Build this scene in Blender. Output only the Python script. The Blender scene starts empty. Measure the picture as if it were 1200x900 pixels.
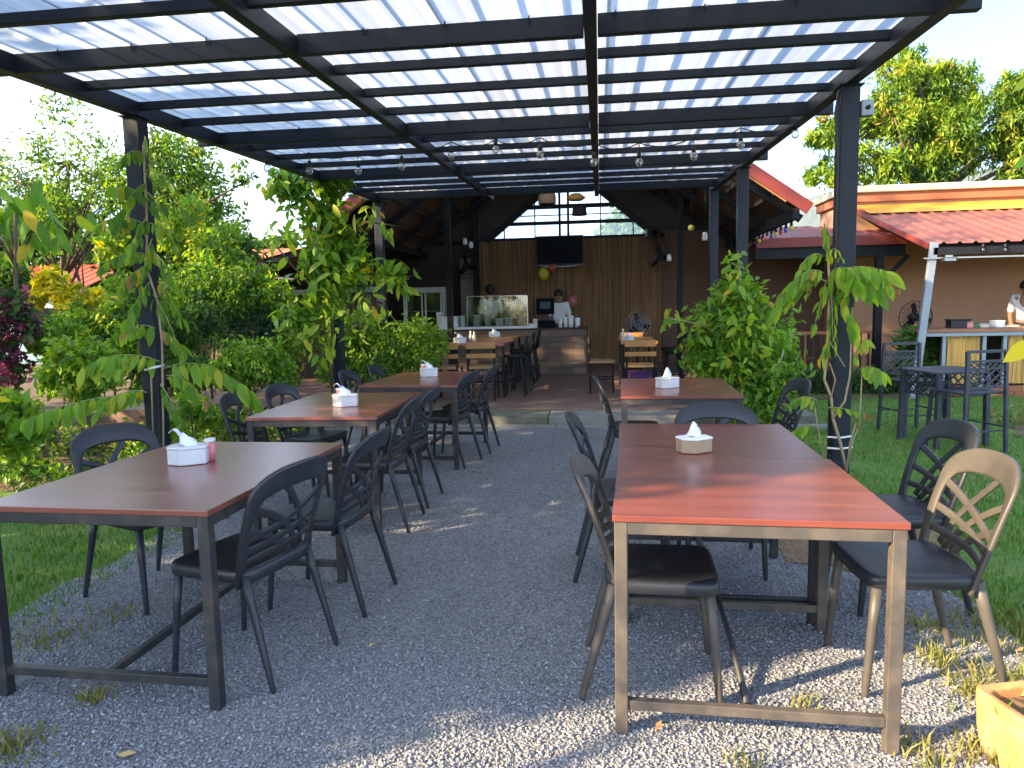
import bpy, bmesh, math, random
import numpy as np
from mathutils import Vector, Matrix, Quaternion

sc = bpy.context.scene
col = sc.collection
random.seed(7)
rng = np.random.default_rng(11)
R = math.radians

# ---------------------------------------------------------------- camera
FPX, PITCH, YAW, ROLL, CAMH = 846.0, .1084, .1231, -.0214, 1.4266
_cy, _sy, _cp, _sp, _cr, _sr = math.cos(YAW), math.sin(YAW), math.cos(PITCH), math.sin(PITCH), math.cos(ROLL), math.sin(ROLL)
C_R0 = Vector((_cy, _sy, 0)); C_F = Vector((-_sy*_cp, _cy*_cp, -_sp)); C_U0 = Vector((-_sy*_sp, _cy*_sp, _cp))
C_R = C_R0*_cr + C_U0*_sr; C_U = C_U0*_cr - C_R0*_sr
CAM = Vector((0, 0, CAMH))
cd = bpy.data.cameras.new('camera'); cam = bpy.data.objects.new('camera', cd); col.objects.link(cam)
cd.sensor_width = 36; cd.sensor_fit = 'HORIZONTAL'; cd.lens = 36*FPX/1200; cd.clip_end = 9000; cd.clip_start = .05
m3 = Matrix((C_R, C_U, -C_F)).transposed()
cam.matrix_world = Matrix.Translation(CAM) @ m3.to_4x4()
sc.camera = cam

def at(u, v, Y=None, Z=None, X=None):
    """point of the photograph's pixel (1200x900) at a known depth, height or side distance"""
    d = C_F + C_R*((u-600)/FPX) + C_U*((450-v)/FPX)
    if Y is not None: t = Y/d.y
    elif Z is not None: t = (Z-CAMH)/d.z
    else: t = X/d.x
    return CAM + d*t

# ---------------------------------------------------------------- world, sun, exposure
SUN_AZ, SUN_EL = 240.0, 23.0      # azimuth clockwise from +Y (behind, garden side)
w = bpy.data.worlds.new('World'); sc.world = w; w.use_nodes = True
nt = w.node_tree; nt.nodes.clear()
N = nt.nodes.new; L = nt.links.new
out = N('ShaderNodeOutputWorld'); bg = N('ShaderNodeBackground'); bg.inputs['Strength'].default_value = .14
sky = N('ShaderNodeTexSky'); sky.sky_type = 'NISHITA'; sky.sun_disc = False
sky.sun_elevation = R(SUN_EL); sky.sun_rotation = R(SUN_AZ); sky.air_density = .62; sky.dust_density = .5; sky.ozone_density = 1.0
tc = N('ShaderNodeTexCoord'); mp = N('ShaderNodeMapping'); mp.inputs['Scale'].default_value = (1.1, 1.1, 3.2); mp.inputs['Location'].default_value = (.35, .1, 0)
nz = N('ShaderNodeTexNoise'); nz.inputs['Scale'].default_value = 1.7; nz.inputs['Detail'].default_value = 7; nz.inputs['Roughness'].default_value = .55
cr_ = N('ShaderNodeValToRGB'); cr_.color_ramp.elements[0].position = .47; cr_.color_ramp.elements[1].position = .72
mx = N('ShaderNodeMix'); mx.data_type = 'RGBA'; mx.inputs[7].default_value = (7.2, 8.4, 10.4, 1)
L(tc.outputs['Generated'], mp.inputs['Vector']); L(mp.outputs[0], nz.inputs['Vector']); L(nz.outputs['Fac'], cr_.inputs['Fac'])
L(cr_.outputs['Color'], mx.inputs[0]); L(sky.outputs[0], mx.inputs[6]); L(mx.outputs[2], bg.inputs['Color']); L(bg.outputs[0], out.inputs[0])

sd = bpy.data.lights.new('sun', 'SUN'); sun = bpy.data.objects.new('sun', sd); col.objects.link(sun)
sd.energy = 5.0; sd.angle = R(.6); sd.color = (1, .75, .46)
TO_SUN = Vector((math.sin(R(SUN_AZ))*math.cos(R(SUN_EL)), math.cos(R(SUN_AZ))*math.cos(R(SUN_EL)), math.sin(R(SUN_EL))))
sun.rotation_euler = TO_SUN.to_track_quat('Z', 'Y').to_euler(); sun.location = (-20, -12, 12)

vs = sc.view_settings; vs.view_transform = 'Standard'; vs.look = 'None'; vs.gamma = 1; vs.use_curve_mapping = False; vs.exposure = 2.05
cy = sc.cycles; cy.use_denoising = True; cy.max_bounces = 6; cy.diffuse_bounces = 3; cy.glossy_bounces = 3; cy.transmission_bounces = 4
cy.transparent_max_bounces = 12; cy.caustics_reflective = False; cy.caustics_refractive = False; cy.sample_clamp_indirect = 4

# ---------------------------------------------------------------- tagging, mesh helpers
def tag(o, label=None, cat=None, group=None, kind=None):
    if label: o['label'] = label
    if cat: o['category'] = cat
    if group: o['group'] = group
    if kind: o['kind'] = kind
    return o
def empty(name, loc=(0, 0, 0), rz=0, label=None, cat=None, group=None):
    o = bpy.data.objects.new(name, None); col.objects.link(o); o.location = loc; o.rotation_euler.z = rz; o.empty_display_size = .1
    return tag(o, label, cat, group)
def link(name, me, mat=None, parent=None):
    o = bpy.data.objects.new(name, me); col.objects.link(o)
    if mat is not None and not me.materials: me.materials.append(mat)
    if parent is not None: o.parent = parent
    return o
def copy_tree(o, parent=None):
    c = o.copy(); col.objects.link(c); c.parent = parent
    for ch in o.children: copy_tree(ch, c)
    return c

class MB:
    def __init__(s): s.v = []; s.f = []; s.sm = []
    def add(s, vs, fs, smooth=False):
        b = len(s.v); s.v += [tuple(v) for v in vs]; s.f += [tuple(b+i for i in f) for f in fs]; s.sm += [smooth]*len(fs); return s
    def box(s, c, d, M=None):
        hx, hy, hz = d[0]/2, d[1]/2, d[2]/2
        vs = [Vector((x, y, z)) for x in (-hx, hx) for y in (-hy, hy) for z in (-hz, hz)]
        if M is not None: vs = [M @ v for v in vs]
        c = Vector(c); vs = [v+c for v in vs]
        return s.add(vs, [(0, 1, 3, 2), (4, 6, 7, 5), (0, 4, 5, 1), (2, 3, 7, 6), (0, 2, 6, 4), (1, 5, 7, 3)])
    def span(s, a, b):   # box between two corners
        a = Vector(a); b = Vector(b); return s.box((a+b)/2, (abs(b.x-a.x), abs(b.y-a.y), abs(b.z-a.z)))
    def bar(s, a, b, w, h, up=(0, 0, 1)):
        a = Vector(a); b = Vector(b); d = (b-a).normalized(); up = Vector(up)
        x = d.cross(up)
        if x.length < 1e-4: x = d.cross(Vector((0, 1, 0)))
        x.normalize(); z = x.cross(d)
        vs = [p + x*(i*w/2) + z*(j*h/2) for p in (a, b) for i, j in ((-1, -1), (1, -1), (1, 1), (-1, 1))]
        return s.add(vs, [(0, 1, 2, 3), (7, 6, 5, 4), (0, 4, 5, 1), (1, 5, 6, 2), (2, 6, 7, 3), (3, 7, 4, 0)])
    def tube(s, pts, rad, n=8, cap=True, smooth=True, sq=1.0):
        pts = [Vector(p) for p in pts]
        if not hasattr(rad, '__len__'): rad = [rad]*len(pts)
        ref = None; vs = []; fs = []
        for i, p in enumerate(pts):
            d = (pts[min(i+1, len(pts)-1)] - pts[max(i-1, 0)]).normalized()
            if ref is None: ref = d.orthogonal().normalized()
            ref = (ref - d*ref.dot(d)).normalized(); b = d.cross(ref)
            vs += [p + (ref*math.cos(2*math.pi*k/n)*rad[i] + b*math.sin(2*math.pi*k/n)*rad[i]*sq) for k in range(n)]
        for i in range(len(pts)-1):
            fs += [(i*n+k, i*n+(k+1) % n, (i+1)*n+(k+1) % n, (i+1)*n+k) for k in range(n)]
        s.add(vs, fs, smooth)
        if cap:
            b0 = len(s.v)-len(vs); s.f += [tuple(b0+k for k in reversed(range(n))), tuple(b0+(len(pts)-1)*n+k for k in range(n))]; s.sm += [False, False]
        return s
    def lathe(s, prof, n=16, c=(0, 0, 0), M=None, smooth=True):
        c = Vector(c); vs = []
        for r, z in prof:
            for k in range(n):
                v = Vector((r*math.cos(2*math.pi*k/n), r*math.sin(2*math.pi*k/n), z))
                vs.append((M @ v if M is not None else v)+c)
        fs = [(i*n+k, i*n+(k+1) % n, (i+1)*n+(k+1) % n, (i+1)*n+k) for i in range(len(prof)-1) for k in range(n)]
        fs += [tuple(reversed(range(n))), tuple((len(prof)-1)*n+k for k in range(n))]
        return s.add(vs, fs, smooth)
    def ball(s, c, r, n=12, sq=(1, 1, 1)):
        prof = [(max(math.sin(math.pi*i/8), 1e-3)*r, -math.cos(math.pi*i/8)*r) for i in range(9)]
        return s.lathe(prof, n, c, Matrix.Diagonal(sq))
    def prism(s, poly, z0, z1, M=None):
        n = len(poly); vs = [Vector((x, y, z)) for z in (z0, z1) for x, y in poly]
        if M is not None: vs = [M @ v for v in vs]
        return s.add(vs, [tuple(reversed(range(n))), tuple(range(n, 2*n))] + [(k, (k+1) % n, n+(k+1) % n, n+k) for k in range(n)])
    def mesh(s, name):
        me = bpy.data.meshes.new(name); me.from_pydata(s.v, [], s.f)
        me.polygons.foreach_set('use_smooth', s.sm); me.update(); return me
    def build(s, name, mat, parent=None, bevel=0, seg=2):
        me = s.mesh(name); o = link(name, me, mat, parent)
        if bevel:
            b = o.modifiers.new('bevel', 'BEVEL'); b.width = bevel; b.segments = seg; b.limit_method = 'ANGLE'; b.angle_limit = R(40)
        return o

# ---------------------------------------------------------------- materials
def mat(name, color, rough=.6, metal=0, noise=None, bump=None, spec=.5, coat=0, coat_rough=.1, obj_coord=True):
    """noise=(scale, other colour, contrast lo, hi, stretch) ; bump=(scale, strength, distance)"""
    m = bpy.data.materials.new(name); m.use_nodes = True; t = m.node_tree; b = t.nodes['Principled BSDF']
    b.inputs['Base Color'].default_value = (*color, 1); b.inputs['Roughness'].default_value = rough; b.inputs['Metallic'].default_value = metal
    b.inputs['Specular IOR Level'].default_value = spec
    if coat: b.inputs['Coat Weight'].default_value = coat; b.inputs['Coat Roughness'].default_value = coat_rough
    tc = t.nodes.new('ShaderNodeTexCoord')
    src = tc.outputs['Object']
    if noise:
        sc_, c2, lo, hi = noise[:4]; st = noise[4] if len(noise) > 4 else (1, 1, 1)
        mpn = t.nodes.new('ShaderNodeMapping'); mpn.inputs['Scale'].default_value = st; t.links.new(src, mpn.inputs[0])
        oi = t.nodes.new('ShaderNodeObjectInfo'); va = t.nodes.new('ShaderNodeVectorMath'); va.operation = 'ADD'
        ml = t.nodes.new('ShaderNodeMath'); ml.operation = 'MULTIPLY'; ml.inputs[1].default_value = 37
        t.links.new(oi.outputs['Random'], ml.inputs[0]); t.links.new(mpn.outputs[0], va.inputs[0]); t.links.new(ml.outputs[0], va.inputs[1])
        n = t.nodes.new('ShaderNodeTexNoise'); n.inputs['Scale'].default_value = sc_; n.inputs['Detail'].default_value = 6; n.inputs['Roughness'].default_value = .6
        t.links.new(va.outputs[0], n.inputs['Vector'])
        r = t.nodes.new('ShaderNodeValToRGB'); r.color_ramp.elements[0].position = lo; r.color_ramp.elements[1].position = hi
        r.color_ramp.elements[0].color = (*color, 1); r.color_ramp.elements[1].color = (*c2, 1)
        t.links.new(n.outputs['Fac'], r.inputs[0]); t.links.new(r.outputs[0], b.inputs['Base Color'])
        mr = t.nodes.new('ShaderNodeMapRange'); mr.inputs[3].default_value = max(rough-.08, .02); mr.inputs[4].default_value = min(rough+.12, 1)
        t.links.new(n.outputs['Fac'], mr.inputs[0]); t.links.new(mr.outputs[0], b.inputs['Roughness'])
    if bump:
        n2 = t.nodes.new('ShaderNodeTexNoise'); n2.inputs['Scale'].default_value = bump[0]; n2.inputs['Detail'].default_value = 4
        t.links.new(src, n2.inputs['Vector'])
        bp = t.nodes.new('ShaderNodeBump'); bp.inputs['Strength'].default_value = bump[1]; bp.inputs['Distance'].default_value = bump[2]
        t.links.new(n2.outputs['Fac'], bp.inputs['Height']); t.links.new(bp.outputs[0], b.inputs['Normal'])
    return m
def leaf_mat(name, stops, rough=.45, trans=.45, by_object=False):
    """colours along a ramp picked per leaf (face attribute 'tint') or per leaf object"""
    m = bpy.data.materials.new(name); m.use_nodes = True; t = m.node_tree; b = t.nodes['Principled BSDF']; o = t.nodes['Material Output']
    if by_object: src = t.nodes.new('ShaderNodeObjectInfo').outputs['Random']
    else:
        a = t.nodes.new('ShaderNodeAttribute'); a.attribute_name = 'tint'; src = a.outputs['Fac']
    r = t.nodes.new('ShaderNodeValToRGB'); el = r.color_ramp.elements
    while len(el) < len(stops): el.new(.5)
    for e, (p, c) in zip(el, stops): e.position = p; e.color = (*c, 1)
    t.links.new(src, r.inputs[0])
    b.inputs['Roughness'].default_value = rough; b.inputs['Specular IOR Level'].default_value = .35
    tr = t.nodes.new('ShaderNodeBsdfTranslucent'); ms = t.nodes.new('ShaderNodeMixShader'); ms.inputs[0].default_value = trans
    hs = t.nodes.new('ShaderNodeHueSaturation'); hs.inputs['Hue'].default_value = .485; hs.inputs['Saturation'].default_value = 1.1; hs.inputs['Value'].default_value = 1.5
    t.links.new(r.outputs[0], b.inputs['Base Color']); t.links.new(r.outputs[0], hs.inputs['Color']); t.links.new(hs.outputs[0], tr.inputs[0])
    t.links.new(b.outputs[0], ms.inputs[1]); t.links.new(tr.outputs[0], ms.inputs[2]); t.links.new(ms.outputs[0], o.inputs[0])
    return m

M = {}
M['steel'] = mat('charcoal painted steel', (.014, .019, .031), .42, noise=(9, (.022, .028, .042), .35, .8), bump=(60, .06, .002), spec=.28)
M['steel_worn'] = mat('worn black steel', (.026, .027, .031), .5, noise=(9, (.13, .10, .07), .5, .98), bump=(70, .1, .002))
M['steel_sunlit_dusty'] = mat('dusty bare steel', (.062, .056, .050), .5, noise=(9, (.17, .135, .10), .4, .9), bump=(70, .1, .002))  # dust plus sunlit tan put into the base colour, lighter than other frames
M['chair'] = mat('black moulded plastic', (.018, .021, .029), .38, noise=(6, (.030, .034, .042), .3, .8), bump=(300, .08, .0006))
M['chair_sunlit_dusty'] = mat('dusty black plastic', (.055, .050, .045), .5, noise=(5, (.12, .103, .085), .4, .9), bump=(300, .08, .0006))  # dust plus sunlit tan put into the colour of the lit chairs
def wood_top(name, c1, c2, rough=.3):
    m = mat(name, c1, rough, noise=(11, c2, .28, .72, (.10, 1, 1)), bump=(25, .05, .001), coat=.8, coat_rough=.28)
    return m
M['top'] = wood_top('mahogany board', (.135, .026, .017), (.285, .075, .040), .34)
M['top2'] = wood_top('dark mahogany board', (.19, .046, .034), (.29, .090, .064), .32)
M['white'] = mat('white plastic', (.72, .74, .76), .4, noise=(8, (.62, .65, .68), .4, .8))
M['paper'] = mat('tissue paper', (.85, .86, .88), .9)
M['pink'] = mat('pink plastic', (.72, .25, .26), .5)
M['card'] = mat('brown cardboard', (.42, .30, .20), .8, noise=(20, (.36, .25, .17), .3, .8))
M['concrete'] = mat('grey concrete', (.30, .29, .27), .9, noise=(4, (.20, .20, .18), .3, .8), bump=(40, .3, .006))
M['moss'] = mat('mossy concrete', (.20, .20, .16), .95, noise=(6, (.08, .10, .05), .4, .75), bump=(40, .4, .006))
M['floor'] = mat('brown polished concrete', (.20, .125, .10), .55, noise=(2, (.26, .17, .14), .3, .8), bump=(15, .08, .003))
M['redroof'] = mat('red painted metal', (.20, .030, .022), .5, noise=(5, (.17, .036, .027), .3, .8), spec=.35)
M['oldred'] = mat('faded red roofing', (.25, .070, .045), .55, noise=(3, (.22, .085, .06), .3, .8))
M['brownroof'] = mat('dull brown roof underside', (.14, .088, .062), .7, noise=(4, (.095, .06, .045), .3, .8))
M['darkwood'] = mat('dark stained timber', (.035, .026, .022), .7, noise=(6, (.05, .036, .028), .3, .8))
M['blacksteel'] = mat('black steel', (.012, .013, .016), .55, spec=.2)
M['peach'] = mat('peach rendered wall', (.52, .29, .17), .85, noise=(1.2, (.46, .25, .145), .3, .8), bump=(60, .1, .003))
M['terracotta_band'] = mat('orange brown paint', (.36, .13, .06), .8, noise=(3, (.30, .11, .055), .3, .8))
M['cap'] = mat('weathered parapet cap', (.46, .47, .38), .9, noise=(3, (.34, .38, .28), .35, .75), bump=(30, .3, .01))
M['brownwall'] = mat('brown painted wall', (.16, .085, .055), .8, noise=(1.5, (.13, .07, .045), .3, .8))
M['galv'] = mat('galvanised steel', (.30, .34, .38), .45, .5, noise=(20, (.24, .28, .32), .3, .8))
M['yellowwood'] = mat('varnished yellow pine', (.50, .25, .07), .4, noise=(5, (.40, .18, .045), .3, .8, (1, .15, 1)), coat=.3)
M['stoolwood'] = mat('pale stool wood', (.45, .27, .12), .5, noise=(5, (.36, .2, .08), .3, .8, (.2, 1, 1)))
M['screen'] = mat('dark screen', (.003, .004, .007), .4, spec=.05)
M['black'] = mat('black plastic', (.012, .012, .014), .5)
M['chrome'] = mat('brushed metal', (.5, .5, .5), .3, .9)
M['soil'] = mat('garden soil', (.15, .095, .055), 1, noise=(3, (.085, .06, .035), .35, .7), bump=(18, .8, .04))
M['bark'] = mat('bark', (.13, .09, .06), .95, noise=(12, (.07, .05, .035), .35, .7, (1, 1, .25)), bump=(30, .6, .01))
M['stem'] = mat('pale vine stem', (.42, .33, .20), .8, noise=(20, (.28, .22, .12), .3, .8))
M['greenstem'] = mat('green stem', (.20, .26, .07), .7)
M['terracotta'] = mat('terracotta', (.52, .20, .075), .85, noise=(9, (.62, .36, .17), .4, .75), bump=(50, .4, .005))
M['skin'] = mat('skin', (.30, .16, .10), .6)
M['hair'] = mat('black hair', (.010, .009, .009), .6, bump=(120, .6, .004))
M['shirt'] = mat('white cotton', (.66, .67, .68), .9, bump=(25, .4, .01))
M['trousers'] = mat('dark cotton', (.03, .033, .045), .9)
M['foodbag'] = mat('cream packing', (.62, .56, .44), .7)

def glass_mat(name, color=(1, 1, 1), alpha=.25, rough=.05):
    m = bpy.data.materials.new(name); m.use_nodes = True; t = m.node_tree; o = t.nodes['Material Output']; t.nodes.remove(t.nodes['Principled BSDF'])
    tr = t.nodes.new('ShaderNodeBsdfTransparent'); tr.inputs[0].default_value = (*color, 1)
    g = t.nodes.new('ShaderNodeBsdfGlossy'); g.inputs['Roughness'].default_value = rough
    ms = t.nodes.new('ShaderNodeMixShader'); ms.inputs[0].default_value = alpha
    lw = t.nodes.new('ShaderNodeLayerWeight'); lw.inputs[0].default_value = .35
    mm = t.nodes.new('ShaderNodeMath'); mm.operation = 'MULTIPLY_ADD'; mm.inputs[1].default_value = .6; mm.inputs[2].default_value = alpha*.4
    t.links.new(lw.outputs['Fresnel'], mm.inputs[0]); t.links.new(mm.outputs[0], ms.inputs[0])
    t.links.new(tr.outputs[0], ms.inputs[1]); t.links.new(g.outputs[0], ms.inputs[2]); t.links.new(ms.outputs[0], o.inputs[0])
    return m
M['glass'] = glass_mat('clear glass', (.93, .96, .95), .2)
M['milkglass'] = glass_mat('bulb glass', (.85, .87, .9), .5, .1)
def poly_mat():
    m = bpy.data.materials.new('ribbed translucent roofing'); m.use_nodes = True; t = m.node_tree; o = t.nodes['Material Output']; b = t.nodes['Principled BSDF']
    b.inputs['Base Color'].default_value = (.55, .60, .64, 1); b.inputs['Roughness'].default_value = .35
    tl = t.nodes.new('ShaderNodeBsdfTranslucent'); tp = t.nodes.new('ShaderNodeBsdfTransparent'); tp.inputs[0].default_value = (.40, .51, .63, 1)
    tcn = t.nodes.new('ShaderNodeTexCoord'); mpn = t.nodes.new('ShaderNodeMapping'); mpn.inputs['Scale'].default_value = (11, .06, 1)
    n = t.nodes.new('ShaderNodeTexNoise'); n.inputs['Scale'].default_value = 1.2; n.inputs['Detail'].default_value = 5
    r = t.nodes.new('ShaderNodeValToRGB'); r.color_ramp.elements[0].color = (.25, .29, .33, 1); r.color_ramp.elements[1].color = (.37, .41, .45, 1)
    r.color_ramp.elements[0].position = .35; r.color_ramp.elements[1].position = .68
    t.links.new(tcn.outputs['Object'], mpn.inputs[0]); t.links.new(mpn.outputs[0], n.inputs[0]); t.links.new(n.outputs['Fac'], r.inputs[0]); t.links.new(r.outputs[0], tl.inputs[0])
    m1 = t.nodes.new('ShaderNodeMixShader'); m1.inputs[0].default_value = .13; m2 = t.nodes.new('ShaderNodeMixShader'); m2.inputs[0].default_value = .12
    t.links.new(tl.outputs[0], m1.inputs[1]); t.links.new(tp.outputs[0], m1.inputs[2]); t.links.new(m1.outputs[0], m2.inputs[1]); t.links.new(b.outputs[0], m2.inputs[2]); t.links.new(m2.outputs[0], o.inputs[0])
    return m
M['poly'] = poly_mat()
def emit_mat(name, c, s):
    m = bpy.data.materials.new(name); m.use_nodes = True; b = m.node_tree.nodes['Principled BSDF']
    b.inputs['Emission Color'].default_value = (*c, 1); b.inputs['Emission Strength'].default_value = s; b.inputs['Base Color'].default_value = (*c, 1); return m

G1, G2, G3 = (.035, .085, .014), (.075, .16, .022), (.15, .24, .03)
M['leaf_mid'] = leaf_mat('mid green foliage', [(0, (0.037, 0.092, 0.020)), (.45, (0.083, 0.184, 0.030)), (.8, (0.151, 0.283, 0.041)), (1, (0.267, 0.350, 0.049))])
M['leaf_dark'] = leaf_mat('dark green foliage', [(0, (0.018, 0.053, 0.016)), (.5, (0.047, 0.116, 0.028)), (1, (0.109, 0.202, 0.039))])
M['leaf_light'] = leaf_mat('light green foliage', [(0, (0.081, 0.195, 0.024)), (.5, (0.163, 0.325, 0.036)), (.9, (0.309, 0.455, 0.049)), (1, (0.552, 0.520, 0.049))])
M['leaf_mango'] = leaf_mat('mango foliage', [(0, (0.025, 0.073, 0.013)), (.3, (0.073, 0.168, 0.018)), (.55, (0.157, 0.280, 0.025)), (.8, (0.291, 0.381, 0.034)), (.98, (0.403, 0.414, 0.039)), (1, (0.470, 0.302, 0.067))], trans=.35)
M['leaf_yellow'] = leaf_mat('yellow croton foliage', [(0, (.24, .30, .03)), (.3, (.58, .54, .03)), (.8, (.80, .72, .05)), (1, (.80, .60, .05))], trans=.3)
M['leaf_magenta'] = leaf_mat('magenta bracts', [(0, (.06, .04, .04)), (.4, (.15, .045, .075)), (.75, (.30, .06, .14)), (1, (.42, .13, .23))])
M['leaf_blue'] = leaf_mat('blue green foliage', [(0, (0.028, 0.084, 0.042)), (.5, (0.056, 0.154, 0.070)), (1, (0.112, 0.224, 0.084))])
VINE = [(0, (.12, .27, .03)), (.4, (.20, .38, .04)), (.75, (.31, .46, .05)), (.95, (.44, .50, .055)), (1, (.70, .46, .04))]
M['vine'] = leaf_mat('vine leaf', VINE, by_object=True, trans=.5)
M['vine_dark'] = leaf_mat('darker vine leaf', [(0, (.08, .20, .03)), (.5, (.14, .30, .035)), (.93, (.24, .40, .045)), (1, (.6, .44, .04))], by_object=True, trans=.5)
M['vine_brown'] = leaf_mat('withered leaf', [(0, (.30, .15, .05)), (1, (.36, .22, .09))], by_object=True, trans=.3)
M['grass'] = leaf_mat('grass blades', [(0, (0.058, 0.143, 0.021)), (.5, (0.111, 0.247, 0.031)), (.85, (0.182, 0.325, 0.046)), (1, (0.390, 0.351, 0.117))], trans=.3)
M['grass_dry'] = leaf_mat('dry weeds', [(0, (.10, .14, .03)), (.5, (.22, .22, .05)), (1, (.38, .32, .14))], trans=.3)
# ================================================================ GROUND
def sheet(name, poly, z, m, kind='structure', label=None, cat=None, jitter=0, cuts=0):
    pts = []
    for i, p in enumerate(poly):
        q = poly[(i+1) % len(poly)]
        pts.append(p)
        d = math.dist(p, q); n = int(d/.18) if jitter else 0
        for k in range(1, n):
            t = k/n; pts.append((p[0]+(q[0]-p[0])*t+random.gauss(0, jitter), p[1]+(q[1]-p[1])*t+random.gauss(0, jitter)))
    me = bpy.data.meshes.new(name); bm = bmesh.new()
    bm.faces.new([bm.verts.new((x, y, z)) for x, y in pts]); bmesh.ops.triangulate(bm, faces=bm.faces[:]); bm.normal_update()
    for f in bm.faces:
        if f.normal.z < 0: f.normal_flip()
    bm.to_mesh(me); bm.free()
    o = link(name, me, m); tag(o, label, cat, kind=kind); return o
def inside(poly, x, y):
    px = np.array([p[0] for p in poly]); py = np.array([p[1] for p in poly]); c = np.zeros(len(x), bool)
    for i in range(len(poly)):
        x1, y1, x2, y2 = px[i], py[i], px[i-1], py[i-1]
        cond = (y1 > y) != (y2 > y)
        with np.errstate(divide='ignore', invalid='ignore'):
            xi = (x2-x1)*(y-y1)/(y2-y1)+x1
        c ^= cond & (x < xi)
    return c

M['ground'] = mat('bare earth and weeds', (.11, .085, .05), 1, noise=(.6, (.06, .085, .03), .4, .65), bump=(9, .7, .05))
M['lawn'] = mat('lawn soil', (.10, .20, .032), 1, noise=(1.4, (.19, .21, .06), .5, .8), bump=(60, .8, .02))
def gravel_mat():
    m = bpy.data.materials.new('crushed grey gravel'); m.use_nodes = True; t = m.node_tree; b = t.nodes['Principled BSDF']; b.inputs['Roughness'].default_value = .95
    tc = t.nodes.new('ShaderNodeTexCoord'); v = t.nodes.new('ShaderNodeTexVoronoi'); v.inputs['Scale'].default_value = 85
    n = t.nodes.new('ShaderNodeTexNoise'); n.inputs['Scale'].default_value = 1.1; n.inputs['Detail'].default_value = 5
    t.links.new(tc.outputs['Object'], v.inputs['Vector']); t.links.new(tc.outputs['Object'], n.inputs['Vector'])
    r = t.nodes.new('ShaderNodeValToRGB'); r.color_ramp.elements[0].color = (.12, .128, .145, 1); r.color_ramp.elements[1].color = (.37, .38, .40, 1)
    t.links.new(v.outputs['Color'], r.inputs[0])
    mx = t.nodes.new('ShaderNodeMix'); mx.data_type = 'RGBA'; mx.blend_type = 'MULTIPLY'; mx.inputs[0].default_value = .5
    r2 = t.nodes.new('ShaderNodeValToRGB'); r2.color_ramp.elements[0].position = .35; r2.color_ramp.elements[1].position = .65; r2.color_ramp.elements[0].color = (.7, .68, .62, 1)
    t.links.new(n.outputs['Fac'], r2.inputs[0]); t.links.new(r.outputs[0], mx.inputs[6]); t.links.new(r2.outputs[0], mx.inputs[7]); t.links.new(mx.outputs[2], b.inputs['Base Color'])
    bp = t.nodes.new('ShaderNodeBump'); bp.inputs['Strength'].default_value = 1; bp.inputs['Distance'].default_value = .008
    t.links.new(v.outputs['Distance'], bp.inputs['Height']); bp.invert = True; t.links.new(bp.outputs[0], b.inputs['Normal'])
    return m
M['gravel'] = gravel_mat()
def stone_mat():
    m = bpy.data.materials.new('gravel chips'); m.use_nodes = True; t = m.node_tree; b = t.nodes['Principled BSDF']; b.inputs['Roughness'].default_value = .9
    a = t.nodes.new('ShaderNodeAttribute'); a.attribute_name = 'tint'; r = t.nodes.new('ShaderNodeValToRGB'); el = r.color_ramp.elements
    el[0].color = (.125, .134, .155, 1); el[1].color = (.53, .54, .555, 1); e = el.new(.55); e.color = (.275, .288, .315, 1); e = el.new(.9); e.color = (.39, .40, .415, 1)
    t.links.new(a.outputs['Fac'], r.inputs[0]); t.links.new(r.outputs[0], b.inputs['Base Color']); return m
M['stone'] = stone_mat()

sheet('ground', [(-4800, -300), (5300, -300), (5300, 4100), (-4800, 4100)], -.03, M['ground'])
GRAVEL = [(-2.6, -2), (-2.95, 1.5), (-2.8, 2.9), (-2.87, 3.4), (-2.8, 3.75), (-2.85, 4.1), (-3.05, 5.3), (-3.3, 6.3), (-3.3, 8.35), (1.75, 8.35), (1.72, 6.4), (1.55, 5.2), (1.35, 4.6), (1.4, 4.2), (1.66, 3.9), (1.72, 3.2), (1.5, 2.5), (1.55, 1.5), (1.9, -2)]
LAWN_R = [(1.2, -2), (1.2, 5.0), (1.5, 8.3), (2.45, 8.3), (2.45, 12.2), (14, 12.2), (14, -2)]
LAWN_L = [(-3.0, .8), (-2.65, 1.5), (-2.6, 2.9), (-2.65, 4.1), (-2.9, 5.2), (-3.6, 5.6), (-4.6, 5.3), (-7.5, 5.0), (-7.5, .8)]
sheet('lawn', LAWN_R, -.014, M['lawn'], jitter=.02)
sheet('lawn', LAWN_L, -.012, M['lawn'], jitter=.03)
sheet('gravel_path', GRAVEL, 0, M['gravel'], jitter=.035)
M['drysoil'] = mat('dry straw covered soil', (.27, .17, .09), 1, noise=(7, (.16, .10, .055), .35, .7), bump=(25, .9, .03))
sheet('soil_patch', [(1.0, 3.95), (1.35, 3.75), (1.9, 3.95), (2.0, 4.7), (1.75, 5.4), (1.3, 5.3), (1.0, 4.8)], .006, M['drysoil'], jitter=.04)
#sheet('soil_patch', [(-3.4, 3.6), (-2.75, 4.0), (-2.9, 5.2), (-3.4, 5.6), (-3.9, 4.9), (-3.9, 4.0)], .005, M['drysoil'], jitter=.11)
sheet('garden_bed', [(-12, 4.6), (-3.7, 4.7), (-3.4, 5.6), (-3.3, 8.4), (-5.8, 8.8), (-5.8, 16), (-14, 16)], -.018, M['soil'], jitter=.05)
sheet('garden_bed', [(4.1, 7.4), (4.6, 6.9), (9, 6.6), (9, 9.2), (5.2, 9.0), (4.4, 8.4)], -.006, mat('dark tilled soil', (.10, .07, .035), 1, noise=(5, (.16, .13, .06), .4, .7), bump=(14, 1, .06)), jitter=.05)
sheet('garden_bed', [(2.5, 10.6), (4.9, 10.9), (4.9, 12.4), (2.5, 12.4)], -.005, M['soil'], jitter=.04)

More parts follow.
